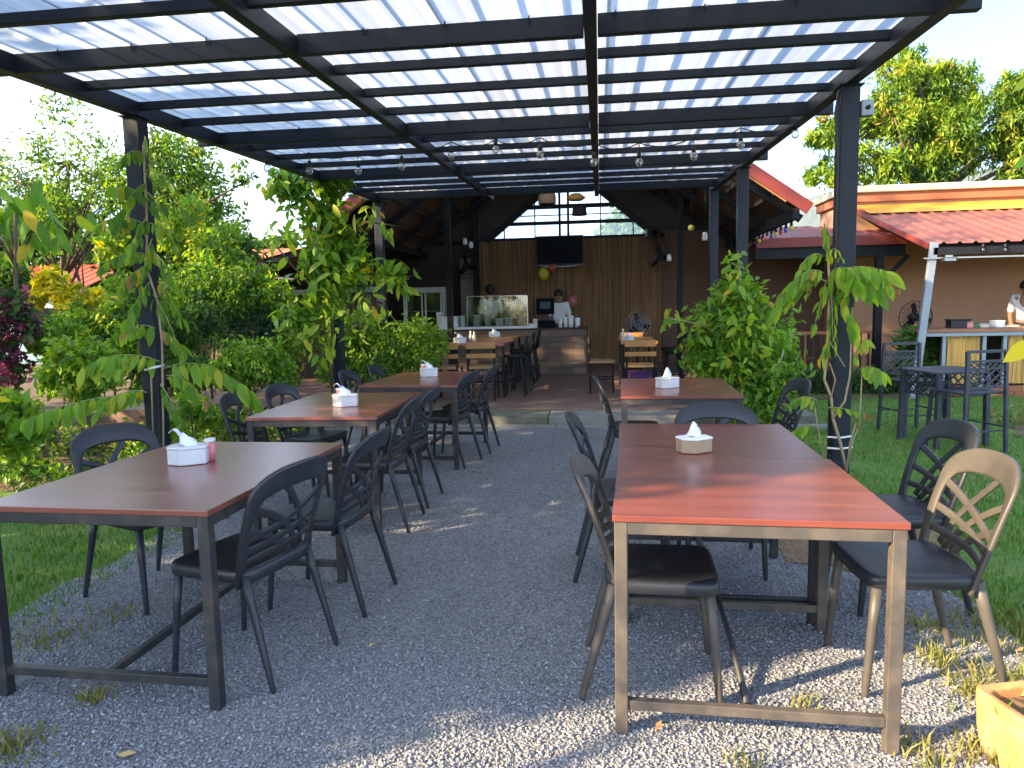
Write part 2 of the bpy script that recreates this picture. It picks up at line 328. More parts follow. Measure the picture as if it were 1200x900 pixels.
def np_mesh(name, verts, tris, m, tint=None, parent=None, smooth=False):
    me = bpy.data.meshes.new(name); nv, nf = len(verts), len(tris)
    me.vertices.add(nv); me.vertices.foreach_set('co', verts.astype(np.float32).ravel())
    me.loops.add(nf*3); me.loops.foreach_set('vertex_index', tris.astype(np.int32).ravel())
    me.polygons.add(nf); me.polygons.foreach_set('loop_start', np.arange(0, nf*3, 3, dtype=np.int32)); me.polygons.foreach_set('loop_total', np.full(nf, 3, np.int32))
    if smooth: me.polygons.foreach_set('use_smooth', np.ones(nf, bool))
    me.update(calc_edges=True)
    if tint is not None:
        a = me.attributes.new('tint', 'FLOAT', 'FACE'); a.data.foreach_set('value', tint.astype(np.float32))
    return link(name, me, m, parent)
def scatter_poly(poly, n, near_pow=0, ymin=None):
    xs = [p[0] for p in poly]; ys = [p[1] for p in poly]; y0 = max(min(ys), ymin if ymin is not None else -99); y1 = max(ys)
    X = []; Y = []; got = 0
    while got < n:
        t = rng.random(n*2)
        if near_pow == 2: y = 1/(1/y0 + t*(1/y1-1/y0))
        elif near_pow == 1: y = y0*(y1/y0)**t
        else: y = y0+(y1-y0)*t
        x = min(xs)+(max(xs)-min(xs))*rng.random(n*2)
        k = inside(poly, x, y); X.append(x[k]); Y.append(y[k]); got += k.sum()
    return np.concatenate(X)[:n], np.concatenate(Y)[:n]

def stones(name, poly, n, rmin, rmax, m, ymin, label):
    x, y = scatter_poly(poly, n, 2, ymin)
    base = np.array([(1, 0, 0), (-1, 0, 0), (0, 1, 0), (0, -1, 0), (0, 0, 1), (0, 0, -.6)], float)
    tri = np.array([(0, 2, 4), (2, 1, 4), (1, 3, 4), (3, 0, 4), (2, 0, 5), (1, 2, 5), (3, 1, 5), (0, 3, 5)])
    r = rmin+(rmax-rmin)*rng.random(n)**2.2
    V = base[None]*(.65+.7*rng.random((n, 6, 1)))+rng.normal(0, .18, (n, 6, 3))
    a = rng.random(n)*6.283; ca, sa = np.cos(a), np.sin(a)
    Vx = V[..., 0]*ca[:, None]-V[..., 1]*sa[:, None]; Vy = V[..., 0]*sa[:, None]+V[..., 1]*ca[:, None]
    tl = rng.normal(0, .5, (n, 1)); Vz = V[..., 2]*.75+Vx*tl*.4
    V = np.stack([Vx, Vy, Vz], -1)*r[:, None, None]
    V[..., 0] += x[:, None]; V[..., 1] += y[:, None]; V[..., 2] += (r*.35)[:, None]
    F = (tri[None]+np.arange(n)[:, None, None]*6).reshape(-1, 3)
    tint = np.repeat(np.clip(rng.normal(.5, .17, n), 0, 1), 8)
    o = np_mesh(name, V.reshape(-1, 3), F, m, tint); tag(o, label, 'gravel', kind='stuff'); return o
stones('gravel_chips', GRAVEL, 135000, .0035, .0092, M['stone'], 1.25, 'loose crushed grey gravel chips covering the aisle between the tables')

def blades(name, poly, n, h0, h1, wd, m, label, near=1, ymin=.8, cat='grass', pts=None, clump=0):
    if pts is None: x, y = scatter_poly(poly, n, near, ymin)
    else: x, y = pts; n = len(x)
    if clump:  # keep fewer where a smooth random field is low
        f = np.sin(x*3.1+1)*np.sin(y*2.7)+np.sin(x*7.3+y*5.1)*.6+rng.normal(0, .7, n); k = f > -clump; x, y = x[k], y[k]; n = len(x)
    h = h0+(h1-h0)*rng.random(n)**1.5; a = rng.random(n)*6.283; ln = rng.normal(0, .9, n)*h; b = rng.random(n)*6.283
    px, py = np.cos(a)*wd/2, np.sin(a)*wd/2; lx, ly = np.cos(b)*ln, np.sin(b)*ln
    z0 = np.full(n, -.015)
    V = np.stack([np.stack([x-px, y-py, z0], -1), np.stack([x+px, y+py, z0], -1), np.stack([x+lx*.4+px*.8, y+ly*.4+py*.8, h*.6], -1), np.stack([x+lx*.4-px*.8, y+ly*.4-py*.8, h*.6], -1), np.stack([x+lx, y+ly, h], -1)], 1)
    tri = np.array([(0, 1, 2), (0, 2, 3), (3, 2, 4)])
    F = (tri[None]+np.arange(n)[:, None, None]*5).reshape(-1, 3)
    o = np_mesh(name, V.reshape(-1, 3), F, m, np.repeat(np.clip(rng.normal(.45, .25, n), 0, 1), 3)); tag(o, label, cat, kind='stuff'); return o
GR = [(1.55, 2.2), (1.7, 3.2), (1.62, 4.0), (1.75, 4.6), (1.7, 6.4), (1.72, 8.3), (2.45, 8.35), (2.5, 11.3), (9, 11.2), (9, 9.2), (5.2, 8.8), (4.3, 8.2), (4.2, 7.2), (9, 6.6), (9, 2.2)]
blades('lawn_grass', GR, 110000, .008, .03, .006, M['grass'], 'short mown lawn grass beside the bar table', clump=1.1)
blades('lawn_grass', LAWN_L, 60000, .012, .045, .007, M['grass'], 'short ragged grass strip along the garden bed', clump=.75)
def tufts(spots, label, m, h=.065):
    X = []; Y = []
    for x, y, r, n in spots: X.append(x+rng.normal(0, r, n)); Y.append(y+rng.normal(0, r, n))
    return blades('weed_tufts', None, 0, .02, h, .007, m, label, pts=(np.concatenate(X), np.concatenate(Y)), cat='weeds')
def gsp(u, v, r, n): p = at(u, v, Z=0); return (p.x, p.y, r, n)
tufts([gsp(12, 880, .06, 170), gsp(60, 750, .09, 150), gsp(110, 820, .025, 70), gsp(140, 720, .07, 60), gsp(1140, 810, .06, 160), gsp(1190, 800, .08, 220), gsp(1090, 890, .05, 90), gsp(1160, 885, .05, 140), gsp(1100, 775, .05, 110), gsp(945, 832, .03, 40), gsp(1080, 735, .07, 80), gsp(1150, 745, .12, 240), gsp(1190, 735, .12, 260), gsp(870, 895, .03, 30)],
      'scattered weed tufts growing through the gravel edge', M['grass_dry'])
def fallen(spots, name, label, m):
    t = empty(name, at(spots[0][0], spots[0][1], Z=0), 0, label, 'leaf litter'); t['kind'] = 'stuff'
    X0 = t.location
    mb = MB()
    for u, v, ln in spots:
        p = at(u, v, Z=.014) - X0; a = random.random()*6.28; d = Vector((math.cos(a), math.sin(a), 0)); s = Vector((-d.y, d.x, 0))*ln*.22
        mb.add([p-d*ln/2, p+s+Vector((0, 0, .008)), p+d*ln/2+Vector((0, 0, .012)), p-s+Vector((0, 0, .004))], [(0, 1, 2), (0, 2, 3)])
    mb.build('fallen_leaf', m, t)
M['deadleaf'] = mat('dry fallen leaf', (.36, .15, .06), .8, noise=(30, (.45, .30, .12), .3, .8))
M['straw'] = mat('pale dry leaf', (.50, .38, .16), .8)
fallen([(772, 852, .05), (690, 768, .04), (556, 551, .09), (577, 553, .07), (742, 806, .03), (500, 566, .06), (650, 549, .05), (1195, 762, .05)], 'fallen_leaves', 'brown dry leaves lying on the gravel', M['deadleaf'])
fallen([(148, 885, .075), (505, 620, .03), (435, 757, .03), (645, 626, .03)], 'fallen_leaves', 'pale straw coloured leaf slivers lying on the gravel', M['straw'])

# kerb, step and pavilion floor
st = empty('step', (0, 8.5, 0)); st['kind'] = 'structure'
xs = [-3.6, -2.2, -.62, .95, 2.42]
for i in range(4):
    MB().span((xs[i]+.004, 8.40-8.5, -.05), (xs[i+1]-.004, 8.86-8.5, .122)).build('step_block', M['moss'] if i != 2 else M['concrete'], st, .012)
kb = empty('kerb', (0, 8.3, 0)); kb['kind'] = 'structure'
for i in range(4): MB().span((xs[i]+.1, 8.26-8.3, -.05), (xs[i+1]+.09, 8.395-8.3, .028)).build('kerb_block', M['concrete'], kb, .008)
fl = MB().span((-7, 8.862, -.04), (2.42, 17, .15)).build('floor', M['floor'], bevel=.01); fl['kind'] = 'structure'

# ================================================================ PERGOLA
PZ, PS = 2.6, .0343
pz = lambda y: PZ+PS*y
RX = [-3.155, -1.566, -.036, 1.586]
perg = empty('pergola', (-.8, 6, 0), 0, 'charcoal steel pergola with a ribbed translucent roof over the gravel seating', 'pergola')
O = Vector((.8, -6, 0))
Y0, Y1 = 1.35, 10.75
for x in RX:
    MB().bar(Vector((x, Y0, pz(Y0)+.05))+O, Vector((x, Y1, pz(Y1)+.05))+O, .062 if x in RX[1:3] else .08, .1).build('rail', M['steel'], perg, .004)
BY = [1.59, 3.73, 5.87, 8.01, 10.15]
for y in BY:
    for i in range(3):
        a, b = RX[i]+.034, RX[i+1]-.034
        MB().bar(Vector((a, y, pz(y)+.052))+O, Vector((b, y, pz(y)+.052))+O, .05, .1).build('cross_beam', M['steel'], perg, .004)
    for s, x in ((-1, RX[0]), (1, RX[3])):
        MB().bar(Vector((x+s*.042, y, pz(y)+.052))+O, Vector((x+s*.16, y, pz(y)+.052))+O, .05, .1).build('beam_end', M['steel'], perg, .004)
for k in range(len(BY)-1):
    for j in (1, 2, 3):
        y = BY[k]+(BY[k+1]-BY[k])*j/4
        for i in range(3):
            a, b = RX[i]+.033, RX[i+1]-.033
            MB().bar(Vector((a, y, pz(y)+.076))+O, Vector((b, y, pz(y)+.076))+O, .045, .05).build('purlin', M['steel'], perg, .003)
for x, y in ((RX[0], 4.77), (RX[0], 8.45), (RX[0], 10.3), (RX[3], 5.02), (RX[3], 8.48), (RX[3], 10.55)):
    p = MB().bar(Vector((x, y, -.04))+O, Vector((x, y, pz(y)-.002))+O, .115, .115, (0, 1, 0)).build('post', M['steel'], perg, .006)
    MB().box(Vector((x, y, pz(y)-.006))+O, (.15, .16, .008)).build('top_plate', M['steel'], p)
# roof sheets: trapezoid ribs running along the slope
def ribbed(n, period, width, rib, h):
    prof = []
    for i in range(n):
        x = i*period
        prof += [(x, 0), (x+period-rib, 0), (x+period-rib*.72, h), (x+period-rib*.28, h)]
    prof.append((n*period, 0)); return prof
nS = 6; x0 = RX[0]-.12; wS = (RX[3]-RX[0]+.24)/nS
prof = ribbed(4, wS/4, wS, .065, .022)
for i in range(nS):
    mb = MB(); zz = .104+(i % 2)*.004
    ys = np.linspace(Y0-.12, Y1+.1, 9)
    for a in range(len(ys)-1):
        for k in range(len(prof)-1):
            q = [(prof[k][0], ys[a]), (prof[k+1][0], ys[a]), (prof[k+1][0], ys[a+1]), (prof[k][0], ys[a+1])]
            hh = [prof[k][1], prof[k+1][1], prof[k+1][1], prof[k][1]]
            mb.add([Vector((x0+i*wS+px*1.02, py, pz(py)+zz+h))+O for (px, py), h in zip(q, hh)], [(0, 1, 2, 3)])
    mb.build('roof_sheet', M['poly'], perg)
# little screws under the sheets
mb = MB()
for y in BY[1:4]:
    for x in np.arange(RX[0]+.3, RX[3], .42): mb.box(Vector((x, y-.035, pz(y)+.096))+O, (.006, .006, .05))
mb.build('roof_screws', M['blacksteel'], perg)['kind'] = 'stuff'
# cable down the lawn side post and junction box
pr = RX[3]
t = empty('junction_box', (pr+.10, 4.98, 2.62), 0, 'small grey junction box fixed near the top of the lawn side post', 'junction box')
MB().box((0, 0, 0), (.075, .06, .1)).build('box_body', M['galv'], t, .006); MB().lathe([(.014, 0), (.014, .012)], 10, (0, -.03, 0), Matrix.Rotation(R(90), 3, 'X')).build('gland', M['black'], t)
o = MB().tube([(pr-.07, 4.96, 2.74), (pr-.095, 4.95, 2.6), (pr-.075, 4.95, 2.35), (pr-.07, 4.955, 1.2), (pr-.07, 4.955, .4)], .010, 6).build('cable', M['black'])
tag(o, 'black cable running down the lawn side pergola post', 'cable')

# string lights under the pergola
sl = empty('string_lights', (-.8, 6.35, 2.8), 0, 'string of round clear bulbs drooping under the pergola roof', 'string lights')
OS = -Vector(sl.location)
bx = [(313, 197), (363, 200), (420, 200), (471, 195), (529, 183), (581, 175), (633, 181), (696, 190), (749, 190), (813, 183), (868, 170), (932, 157)]
bp = [at(u, v, Y=6.3) for u, v in bx]
anch = []
for i, p in enumerate(bp): anch.append(Vector((p.x, 6.3, min(p.z+.155, pz(6.3)+.02))))
path = []
for i in range(len(anch)-1):
    for k in range(6):
        t_ = k/6; q = anch[i].lerp(anch[i+1], t_); q.z -= .05*4*t_*(1-t_); path.append(q+OS)
path.append(anch[-1]+OS)
MB().tube(path, .005, 5).build('cable', M['black'], sl)
for p, a in zip(bp, anch):
    b = MB().ball(p+OS, .033, 12, (1, 1, 1.15)).build('bulb', M['milkglass'], sl)
    MB().tube([p+OS+Vector((0, 0, .03)), p+OS+Vector((0, 0, .085))], .017, 8).build('socket', M['black'], b)
    MB().tube([p+OS+Vector((0, 0, .08)), a+OS], .004, 5).build('drop_wire', M['black'], b)

# ================================================================ TABLES
def table(X, Yf, D, W, side, ang, label, topm, H=.75, mid=True, frame='steel_worn'):
    """inner front corner (X, Yf); side +1 grows to +x, -1 to -x"""
    t = empty('dining_table', (X, Yf, 0), ang, label, 'table', 'rectangular steel framed dining tables')
    x0, x1 = (0, W) if side > 0 else (-W, 0)
    MB().span((x0-.006, -.006, H-.022), (x1+.006, D+.006, H)).build('tabletop', topm, t, .003)
    f = M[frame]; s = .042; z1 = H-.0225
    fr = MB()
    fr.span((x0+s, 0, z1-s), (x1-s, s*.7, z1)); fr.span((x0+s, D-s*.7, z1-s), (x1-s, D, z1))
    MB().span((x0+s, .001, z1-s), (x1-s, s*.7, z1)).build('apron', f, t, .003); MB().span((x0+s, D-s*.7, z1-s), (x1-s, D-.001, z1)).build('apron', f, t, .003)
    MB().span((x0+.001, s, z1-s), (x0+s*.7, D-s, z1)).build('apron', f, t, .003); MB().span((x1-s*.7, s, z1-s), (x1-.001, D-s, z1)).build('apron', f, t, .003)
    for lx in (x0, x1-s):
        for ly in (0, D-s):
            l = MB().span((lx, ly, .0), (lx+s, ly+s, z1-.0005)).build('leg', f, t, .003)
    for ly in (.006, D-s+.006):
        MB().span((x0+s, ly, .085), (x1-s, ly+.03, .118)).build('stretcher', f, t, .003)
    if mid: MB().span(((x0+x1)/2-.015, .0365, .086), ((x0+x1)/2+.015, D-.0365, .116)).build('stretcher', f, t, .003)
    return t
T = {}
T['R1'] = table(.039, 2.284, .895, .88, 1, -.043, 'red brown table standing in sunlight at the open end, bare top', M['top'], mid=False, frame='steel_sunlit_dusty')
T['R1b'] = table(.0785, 3.195, .89, .862, 1, -.033, 'red brown table with the brown cardboard tissue box, butted behind the sunlit table', M['top'], .748)
T['L1'] = table(-1.365, 2.303, 1.238, .907, -1, -.027, 'red brown table with the white tissue box and pink cup near the open end', M['top2'], .74)
T['L2'] = table(-1.405, 4.357, 1.27, .85, -1, .03, 'red brown table between the two other garden side tables', M['top2'])
T['L3'] = table(-1.243, 6.109, 1.29, .885, -1, -.05, 'red brown table on the garden side next to the pavilion step', M['top2'])
T['R2'] = table(.151, 5.301, 1.241, .862, 1, -.027, 'red brown table on the lawn side next to the pavilion step', M['top'])
def on_table(k, x, y): return T[k].matrix_basis @ Vector((x, y, 0))

def tissue_box(p, rz, label, body, lid, sc_=1.0, cup=False, tall=False):
    t = empty('tissue_box', p, rz, label, 'tissue box')
    hexa = [(-.085*sc_, -.03*sc_), (-.02*sc_, -.075*sc_), (.085*sc_, -.045*sc_), (.085*sc_, .03*sc_), (.02*sc_, .075*sc_), (-.085*sc_, .045*sc_)]
    MB().prism(hexa, .001, .07*sc_).build('box_body', body, t, .005)
    MB().prism([(x*1.03, y*1.03) for x, y in hexa], .0705*sc_, .083*sc_).build('lid', lid, t, .004)
    mb = MB(); n = 9; h = .075*sc_ if tall else .055*sc_   # tuft of tissue: fluted cone leaning sideways
    rings = []
    for j in range(5):
        tt = j/4; r = (.034*(1-tt)**.8+.006)*sc_
        for k in range(n):
            a = 2*math.pi*k/n; rr = r*(1+.35*math.sin(3*a+j))
            rings.append(Vector((rr*math.cos(a)-.02*tt*sc_*(1 if not tall else .2), rr*.6*math.sin(a), .083*sc_+h*tt+.006*math.sin(2*a+j))))
    mb.add(rings, [(j*n+k, j*n+(k+1) % n, (j+1)*n+(k+1) % n, (j+1)*n+k) for j in range(4) for k in range(n)] + [tuple(4*n+k for k in range(n))], True)
    if not tall:   # one sheet flops over
        g = []
        for i in range(5):
            for j in range(4):
                s_ = i/4; q = j/3-.5
                g.append(Vector((-.03*sc_-.045*s_*sc_, q*.05*sc_, (.125+.03*math.sin(s_*2.6)+.012*abs(q))*sc_)))
        mb.add(g, [(i*4+j, i*4+j+1, (i+1)*4+j+1, (i+1)*4+j) for i in range(4) for j in range(3)], True)
    mb.build('tissue', M['paper'], t)
    return t
TB = {}
tissue_box(on_table('L1', -.53, .73)+Vector((0, 0, .7405)), .3, 'white tissue box with a floppy tissue beside the pink cup', M['white'], M['white'])
p = on_table('L1', -.455, .785); t = empty('cup', (p.x, p.y, .741), 0, 'small pink and white cup behind the white tissue box', 'cup')
MB().lathe([(.020, 0), (.024, .085), (.021, .085), (.017, .01)], 14).build('cup_body', M['pink'], t); MB().lathe([(.0245, .087), (.025, .104), (.020, .104), (.020, .087)], 14).build('rim', M['white'], t)
tissue_box(on_table('L2', -.36, .50)+Vector((0, 0, .7505)), .2, 'white tissue box on the middle garden side table', M['white'], M['white'])
tissue_box(on_table('L3', -.47, .78)+Vector((0, 0, .7505)), .1, 'white tissue box on the garden side table next to the step', M['white'], M['white'])
tissue_box(on_table('R2', .36, .52)+Vector((0, 0, .7505)), .6, 'white tissue box on the lawn side table next to the step', M['white'], M['white'], tall=True)
tissue_box(on_table('R1b', .335, .12)+Vector((0, 0, .7485)), .35, 'brown cardboard tissue box with white lid and a pointed tissue', M['card'], M['paper'], .85, tall=True)
p = on_table('L2', -.42, .56); t = empty('cup', (p.x, p.y, .751), 0, 'small pale pink cup beside the tissue box on the middle garden side table', 'cup')
MB().lathe([(.022, 0), (.026, .10), (.023, .10), (.019, .01)], 14).build('cup_body', M['pink'], t); MB().lathe([(.0265, .102), (.027, .118), (.022, .118), (.021, .102)], 14).build('rim', M['white'], t)
p = on_table('L3', -.53, .80); t = empty('cup', (p.x, p.y, .751), 0, 'small pale cup beside the tissue box on the table next to the step', 'cup')
MB().lathe([(.022, 0), (.026, .10), (.023, .10), (.019, .01)], 14).build('cup_body', M['pink'], t); MB().lathe([(.0265, .102), (.027, .118), (.022, .118), (.021, .102)], 14).build('rim', M['white'], t)

# ================================================================ CHAIRS
def back_pt(s, h, off=0.):
    t = (h-.40)/.43
    y = -.172-.125*t-.02*t*t + .75*s*s
    n = Vector((-1.5*s, 1, .30)).normalized()
    return Vector((s, y, h)) + n*off
def strip(path, wid, th):
    """a flat moulded strip lying in the curved back surface; path of (s,h)"""
    vs = []; fs = []; n = len(path)
    for i, (s, h) in enumerate(path):
        a = path[max(i-1, 0)]; b = path[min(i+1, n-1)]; d = Vector((b[0]-a[0], b[1]-a[1])).normalized(); q = Vector((-d.y, d.x))
        w_ = wid[i] if hasattr(wid, '__len__') else wid
        for e, o_ in ((-1, -.7), (-.8, -1), (.8, -1), (1, -.7), (1, .7), (.8, 1), (-.8, 1), (-1, .7)):
            vs.append(back_pt(s+q.x*w_/2*e, h+q.y*w_/2*e, th/2*o_))
    for i in range(n-1): fs += [(i*8+k, i*8+(k+1) % 8, (i+1)*8+(k+1) % 8, (i+1)*8+k) for k in range(8)]
    fs += [tuple(reversed(range(8))), tuple((n-1)*8+k for k in range(8))]
    return vs, fs
def smooth_path(pts, n):
    out_ = []; P_ = [Vector((*p, 0)) for p in pts]; P_ = [P_[0]*2-P_[1]]+P_+[P_[-1]*2-P_[-2]]
    m_ = len(P_)-3
    for k in range(n+1):
        t = k/n*m_; i = min(int(t), m_-1); f = t-i; a, b, c, d = P_[i:i+4]
        v = .5*((2*b)+(c-a)*f+(2*a-5*b+4*c-d)*f*f+(3*b-a-3*c+d)*f**3); out_.append((v.x, v.y))
    return out_
def make_chair(m, seatm):
    r = empty('chair')
    mb = MB(); n = 36; rings = []
    def outline(scale, z, inset=0):
        pts = []
        for k in range(n):
            a = 2*math.pi*k/n; c, s = math.cos(a), math.sin(a); e = 2/6.5
            x = math.copysign(abs(c)**e, c)*(.212+.012*s)-math.copysign(inset, c)*abs(c)**e; y = math.copysign(abs(s)**e, s)*.205-math.copysign(inset, s)*abs(s)**e
            pts.append(Vector((x*scale, y*scale+.005, z)))
        return pts
    for sc_, z, ins in ((1, .398, .02), (1, .405, .004), (1, .437, 0), (1, .450, .006), (1, .4535, .018), (.8, .4515, 0), (.5, .446, 0), (.2, .444, 0)): rings += outline(sc_, z, ins)
    k_ = 8
    mb.add(rings, [(j*n+k, j*n+(k+1) % n, (j+1)*n+(k+1) % n, (j+1)*n+k) for j in range(k_-1) for k in range(n)]+[tuple(reversed(range(n))), tuple((k_-1)*n+k for k in range(n))], True)
    mb.build('seat', seatm, r)
    half = [(-.188, .385), (-.197, .45), (-.208, .55), (-.213, .65), (-.207, .715), (-.182, .765), (-.12, .794), (-.04, .803)]
    fp = half+[(-s, h) for s, h in reversed(half)]
    pth = smooth_path(fp, 44); wd = []
    for s, h in pth: t = min(max((h-.66)/.15, 0), 1); t = t*t*(3-2*t); wd.append(.036+.056*t)
    vs, fs = strip(pth, wd, .017); MB().add(vs, fs, True).build('back_frame', m, r)
    ribs = [[(-.10, .79), (-.01, .70), (.075, .59), (.12, .47)], [(-.205, .70), (-.10, .65), (.01, .57), (.09, .455)], [(-.208, .61), (-.12, .575), (-.03, .52), (.04, .45)],
            [(.205, .70), (.09, .655), (-.07, .60), (-.21, .575)], [(.21, .60), (.08, .575), (-.08, .545), (-.205, .53)], [(.205, .515), (.07, .51), (-.07, .50), (-.20, .485)]]
    for i, rb in enumerate(ribs):
        vs, fs = strip(smooth_path(rb, 12), .027, .010+.0006*i); MB().add(vs, fs, True).build('back_rib', m, r)
    # lower apron of the back, closing the frame above the seat
    vs, fs = strip(smooth_path([(-.19, .425), (-.1, .43), (0, .432), (.1, .43), (.19, .425)], 12), .055, .012); MB().add(vs, fs, True).build('back_base', m, r)
    for s in (-1, 1):
        MB().tube([(s*.180, .168, .405), (s*.186, .182, .27), (s*.196, .205, .012), (s*.1965, .206, 0)], [.021, .0185, .0135, .012], 10, sq=.85).build('leg', m, r)
        MB().tube([(s*.186, -.165, .43), (s*.190, -.192, .33), (s*.197, -.238, .16), (s*.203, -.278, .012), (s*.2035, -.279, 0)], [.021, .0205, .017, .0135, .012], 10, sq=.85).build('leg', m, r)
    return r
proto = {'chair': make_chair(M['chair'], M['chair']), 'sunlit_dusty': make_chair(M['chair_sunlit_dusty'], M['chair'])}  # second copy has painted-in sunlight on back and legs, seat stays dark
CH = [
 # x, y, deg(facing: 90=-x, -90=+x, 0=+y, 180=-y), kind, label
 (-1.45, 2.70, 76, 'chair', 'black chair on the aisle side of the pink cup table, nearer its open end'),
 (-1.36, 3.33, 86, 'chair', 'black chair on the aisle side of the pink cup table, nearer the middle table'),
 (-2.27, 3.32, -112, 'chair', 'black chair on the grass side of the pink cup table'),
 (-1.50, 4.55, 90, 'chair', 'black chair on the aisle side of the middle garden table, nearer the pink cup table'),
 (-1.50, 5.12, 88, 'chair', 'black chair on the aisle side of the middle garden table, nearer the step'),
 (-2.30, 4.80, -92, 'chair', 'black chair on the shrub side of the middle garden table, nearer the pink cup table'),
 (-2.24, 5.36, -96, 'chair', 'black chair on the shrub side of the middle garden table, nearer the step'),
 (-1.43, 6.42, 78, 'chair', 'black chair on the aisle side of the step end garden table, farther from it'),
 (-1.33, 7.02, 86, 'chair', 'black chair on the aisle side of the garden table by the step, nearest the step'),
 (-2.10, 6.55, -92, 'chair', 'black chair on the shrub side of the step end garden table, farther from it'),
 (-2.02, 7.15, -88, 'chair', 'black chair on the shrub side of the garden table by the step, nearest the step'),
 (.21, 2.68, -92, 'sunlit_dusty', 'black chair with a sunlit back on the aisle side of the sunlit table'),
 (.14, 3.80, -90, 'chair', 'black chair on the aisle side of the cardboard tissue box table'),
 (1.13, 2.79, 92, 'sunlit_dusty', 'black chair with a tan sunlit top rail on the lawn side of the sunlit table'),
 (1.34, 3.50, 95, 'chair', 'black chair in shade on the lawn, by the cardboard tissue box table'),
 (.64, 3.90, 178, 'chair', 'black chair at the end of the cardboard tissue box table, facing the open end'),
 (.26, 5.80, -88, 'chair', 'black chair on the aisle side of the lawn side table by the step'),
 (1.16, 5.42, 96, 'chair', 'black chair on the lawn side of the lawn side table by the step'),
]
used = set()
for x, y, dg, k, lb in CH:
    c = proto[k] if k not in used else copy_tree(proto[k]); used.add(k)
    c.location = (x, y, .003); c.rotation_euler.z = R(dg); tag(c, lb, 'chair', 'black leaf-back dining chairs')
# ================================================================ PAVILION
bld = empty('restaurant_pavilion', (-.6, 13, .15), 0, 'open restaurant pavilion with red metal gable roof and bamboo back wall', 'building')
BO = Vector((.6, -13, -.15))
def part(name, m, mb, bevel=0, parent=None): return mb.build(name, m, parent or bld, bevel)
def V3(x, y, z): return Vector((x, y, z))+BO
RID, EAVE_X, EAVE_Z, SL = -.6, 2.74, 2.66, .70
rz_ = lambda x: EAVE_Z+(EAVE_X-RID-abs(x-RID))*SL
YF, YB = 10.25, 16.2
for s in (-1, 1):
    xe = RID+s*(EAVE_X-RID)
    # red ribbed sheeting, ribs down the slope
    mb = MB(); per = .2; n = int((YB-YF)/per); prof = ribbed(n, per, 0, .06, .022)
    for k in range(len(prof)-1):
        (y1, h1), (y2, h2) = prof[k], prof[k+1]
        q = [V3(xe, YF+y1, EAVE_Z+.03+h1), V3(xe, YF+y2, EAVE_Z+.03+h2), V3(RID, YF+y2, rz_(RID)+.03+h2), V3(RID, YF+y1, rz_(RID)+.03+h1)]
        mb.add(q, [(0, 1, 2, 3)] if s > 0 else [(3, 2, 1, 0)])
    part('roof_sheet', M['redroof'], mb)
    mb = MB(); mb.add([V3(xe-s*.05, YF+.06, EAVE_Z-.0+.05*SL-.02), V3(RID, YF+.06, rz_(RID)-.02), V3(RID, YB-.1, rz_(RID)-.02), V3(xe-s*.05, YB-.1, EAVE_Z+.05*SL-.02)], [(0, 1, 2, 3)])
    part('roof_lining', M['brownroof'], mb)
    L_ = EAVE_X-RID; ang = math.atan(SL)
    d = Vector((s, 0, -SL)).normalized()
    part('verge_trim', M['redroof'], MB().bar(V3(RID, YF-.02, rz_(RID)+.0), V3(xe+s*.05, YF-.02, EAVE_Z-.035), .03, .16, (0, 0, 1)), .004)
    part('verge_lining', M['stoolwood'], MB().bar(V3(RID, YF+.02, rz_(RID)-.09), V3(xe-s*.25, YF+.02, EAVE_Z+.25*SL-.09), .03, .04, (0, 0, 1)))
    for k in range(1, 9):
        x = xe-s*k*L_/9; part('batten', M['darkwood'], MB().bar(V3(x, YF+.04, rz_(x)-.055), V3(x, YB-.2, rz_(x)-.055), .05, .05))
    for y in (10.5, 12.0, 13.5, 15.0):
        part('rafter', M['blacksteel'], MB().bar(V3(RID, y, rz_(RID)-.14), V3(xe, y, EAVE_Z-.14), .06, .10))
    part('eave_beam', M['blacksteel'], MB().bar(V3(xe-s*.12, YF, EAVE_Z-.09), V3(xe-s*.12, YB, EAVE_Z-.09), .08, .14))
part('ridge_beam', M['blacksteel'], MB().bar(V3(RID, YF, rz_(RID)-.1), V3(RID, YB, rz_(RID)-.1), .08, .12))
posts = [(1.50, 14.0), (-2.62, 15.3), (at(527, 350, Y=12.6).x, 12.6), (2.55, 14.8)]
for x, y in posts: part('post', M['blacksteel'], MB().bar(V3(x, y, .148), V3(x, y, rz_(x)-.12 if abs(x-RID) < 3.2 else EAVE_Z-.1), .10, .10, (0, 1, 0)), .004)
# back wall: bamboo, side panels, dark boards, glazed gable
WY = 15.6
def bamboo_poles(x0, x1, z0, z1, y, r, n, face=-1):
    mb = MB()
    for i in range(n):
        x = x0+(x1-x0)*(i+.5)/n; rr = r*random.uniform(.8, 1.1); yy = y+random.uniform(-.006, .006); ks = []
        zs = [z0+(z1-z0)*k/5 for k in range(6)]
        mb.tube([V3(x+random.uniform(-.004, .004), yy, z) for z in zs], [rr*random.uniform(.93, 1.07) for _ in zs], 6, cap=False)
    return mb
def bamboo_mat():
    m = mat('bamboo', (.36, .19, .075), .55, noise=(16, (.15, .072, .03), .38, .68, (1.3, 1, .05))); return m
M['bamboo'] = bamboo_mat()
M['bamboo_fresh'] = mat('yellow bamboo', (.62, .37, .09), .5, noise=(18, (.30, .15, .035), .45, .7, (1.5, 1, .04)))
part('backing_board', M['darkwood'], MB().span(V3(-2.60, WY, .152), V3(1.30, WY+.05, 2.80)))
o = part('bamboo_poles', M['bamboo'], bamboo_poles(-2.58, 1.28, .155, 2.80, WY-.03, .024, 82)); o['kind'] = 'stuff'
part('wall_panel', M['brownwall'], MB().span(V3(1.30, WY-.02, .152), V3(4.3, WY+.1, 2.9)))
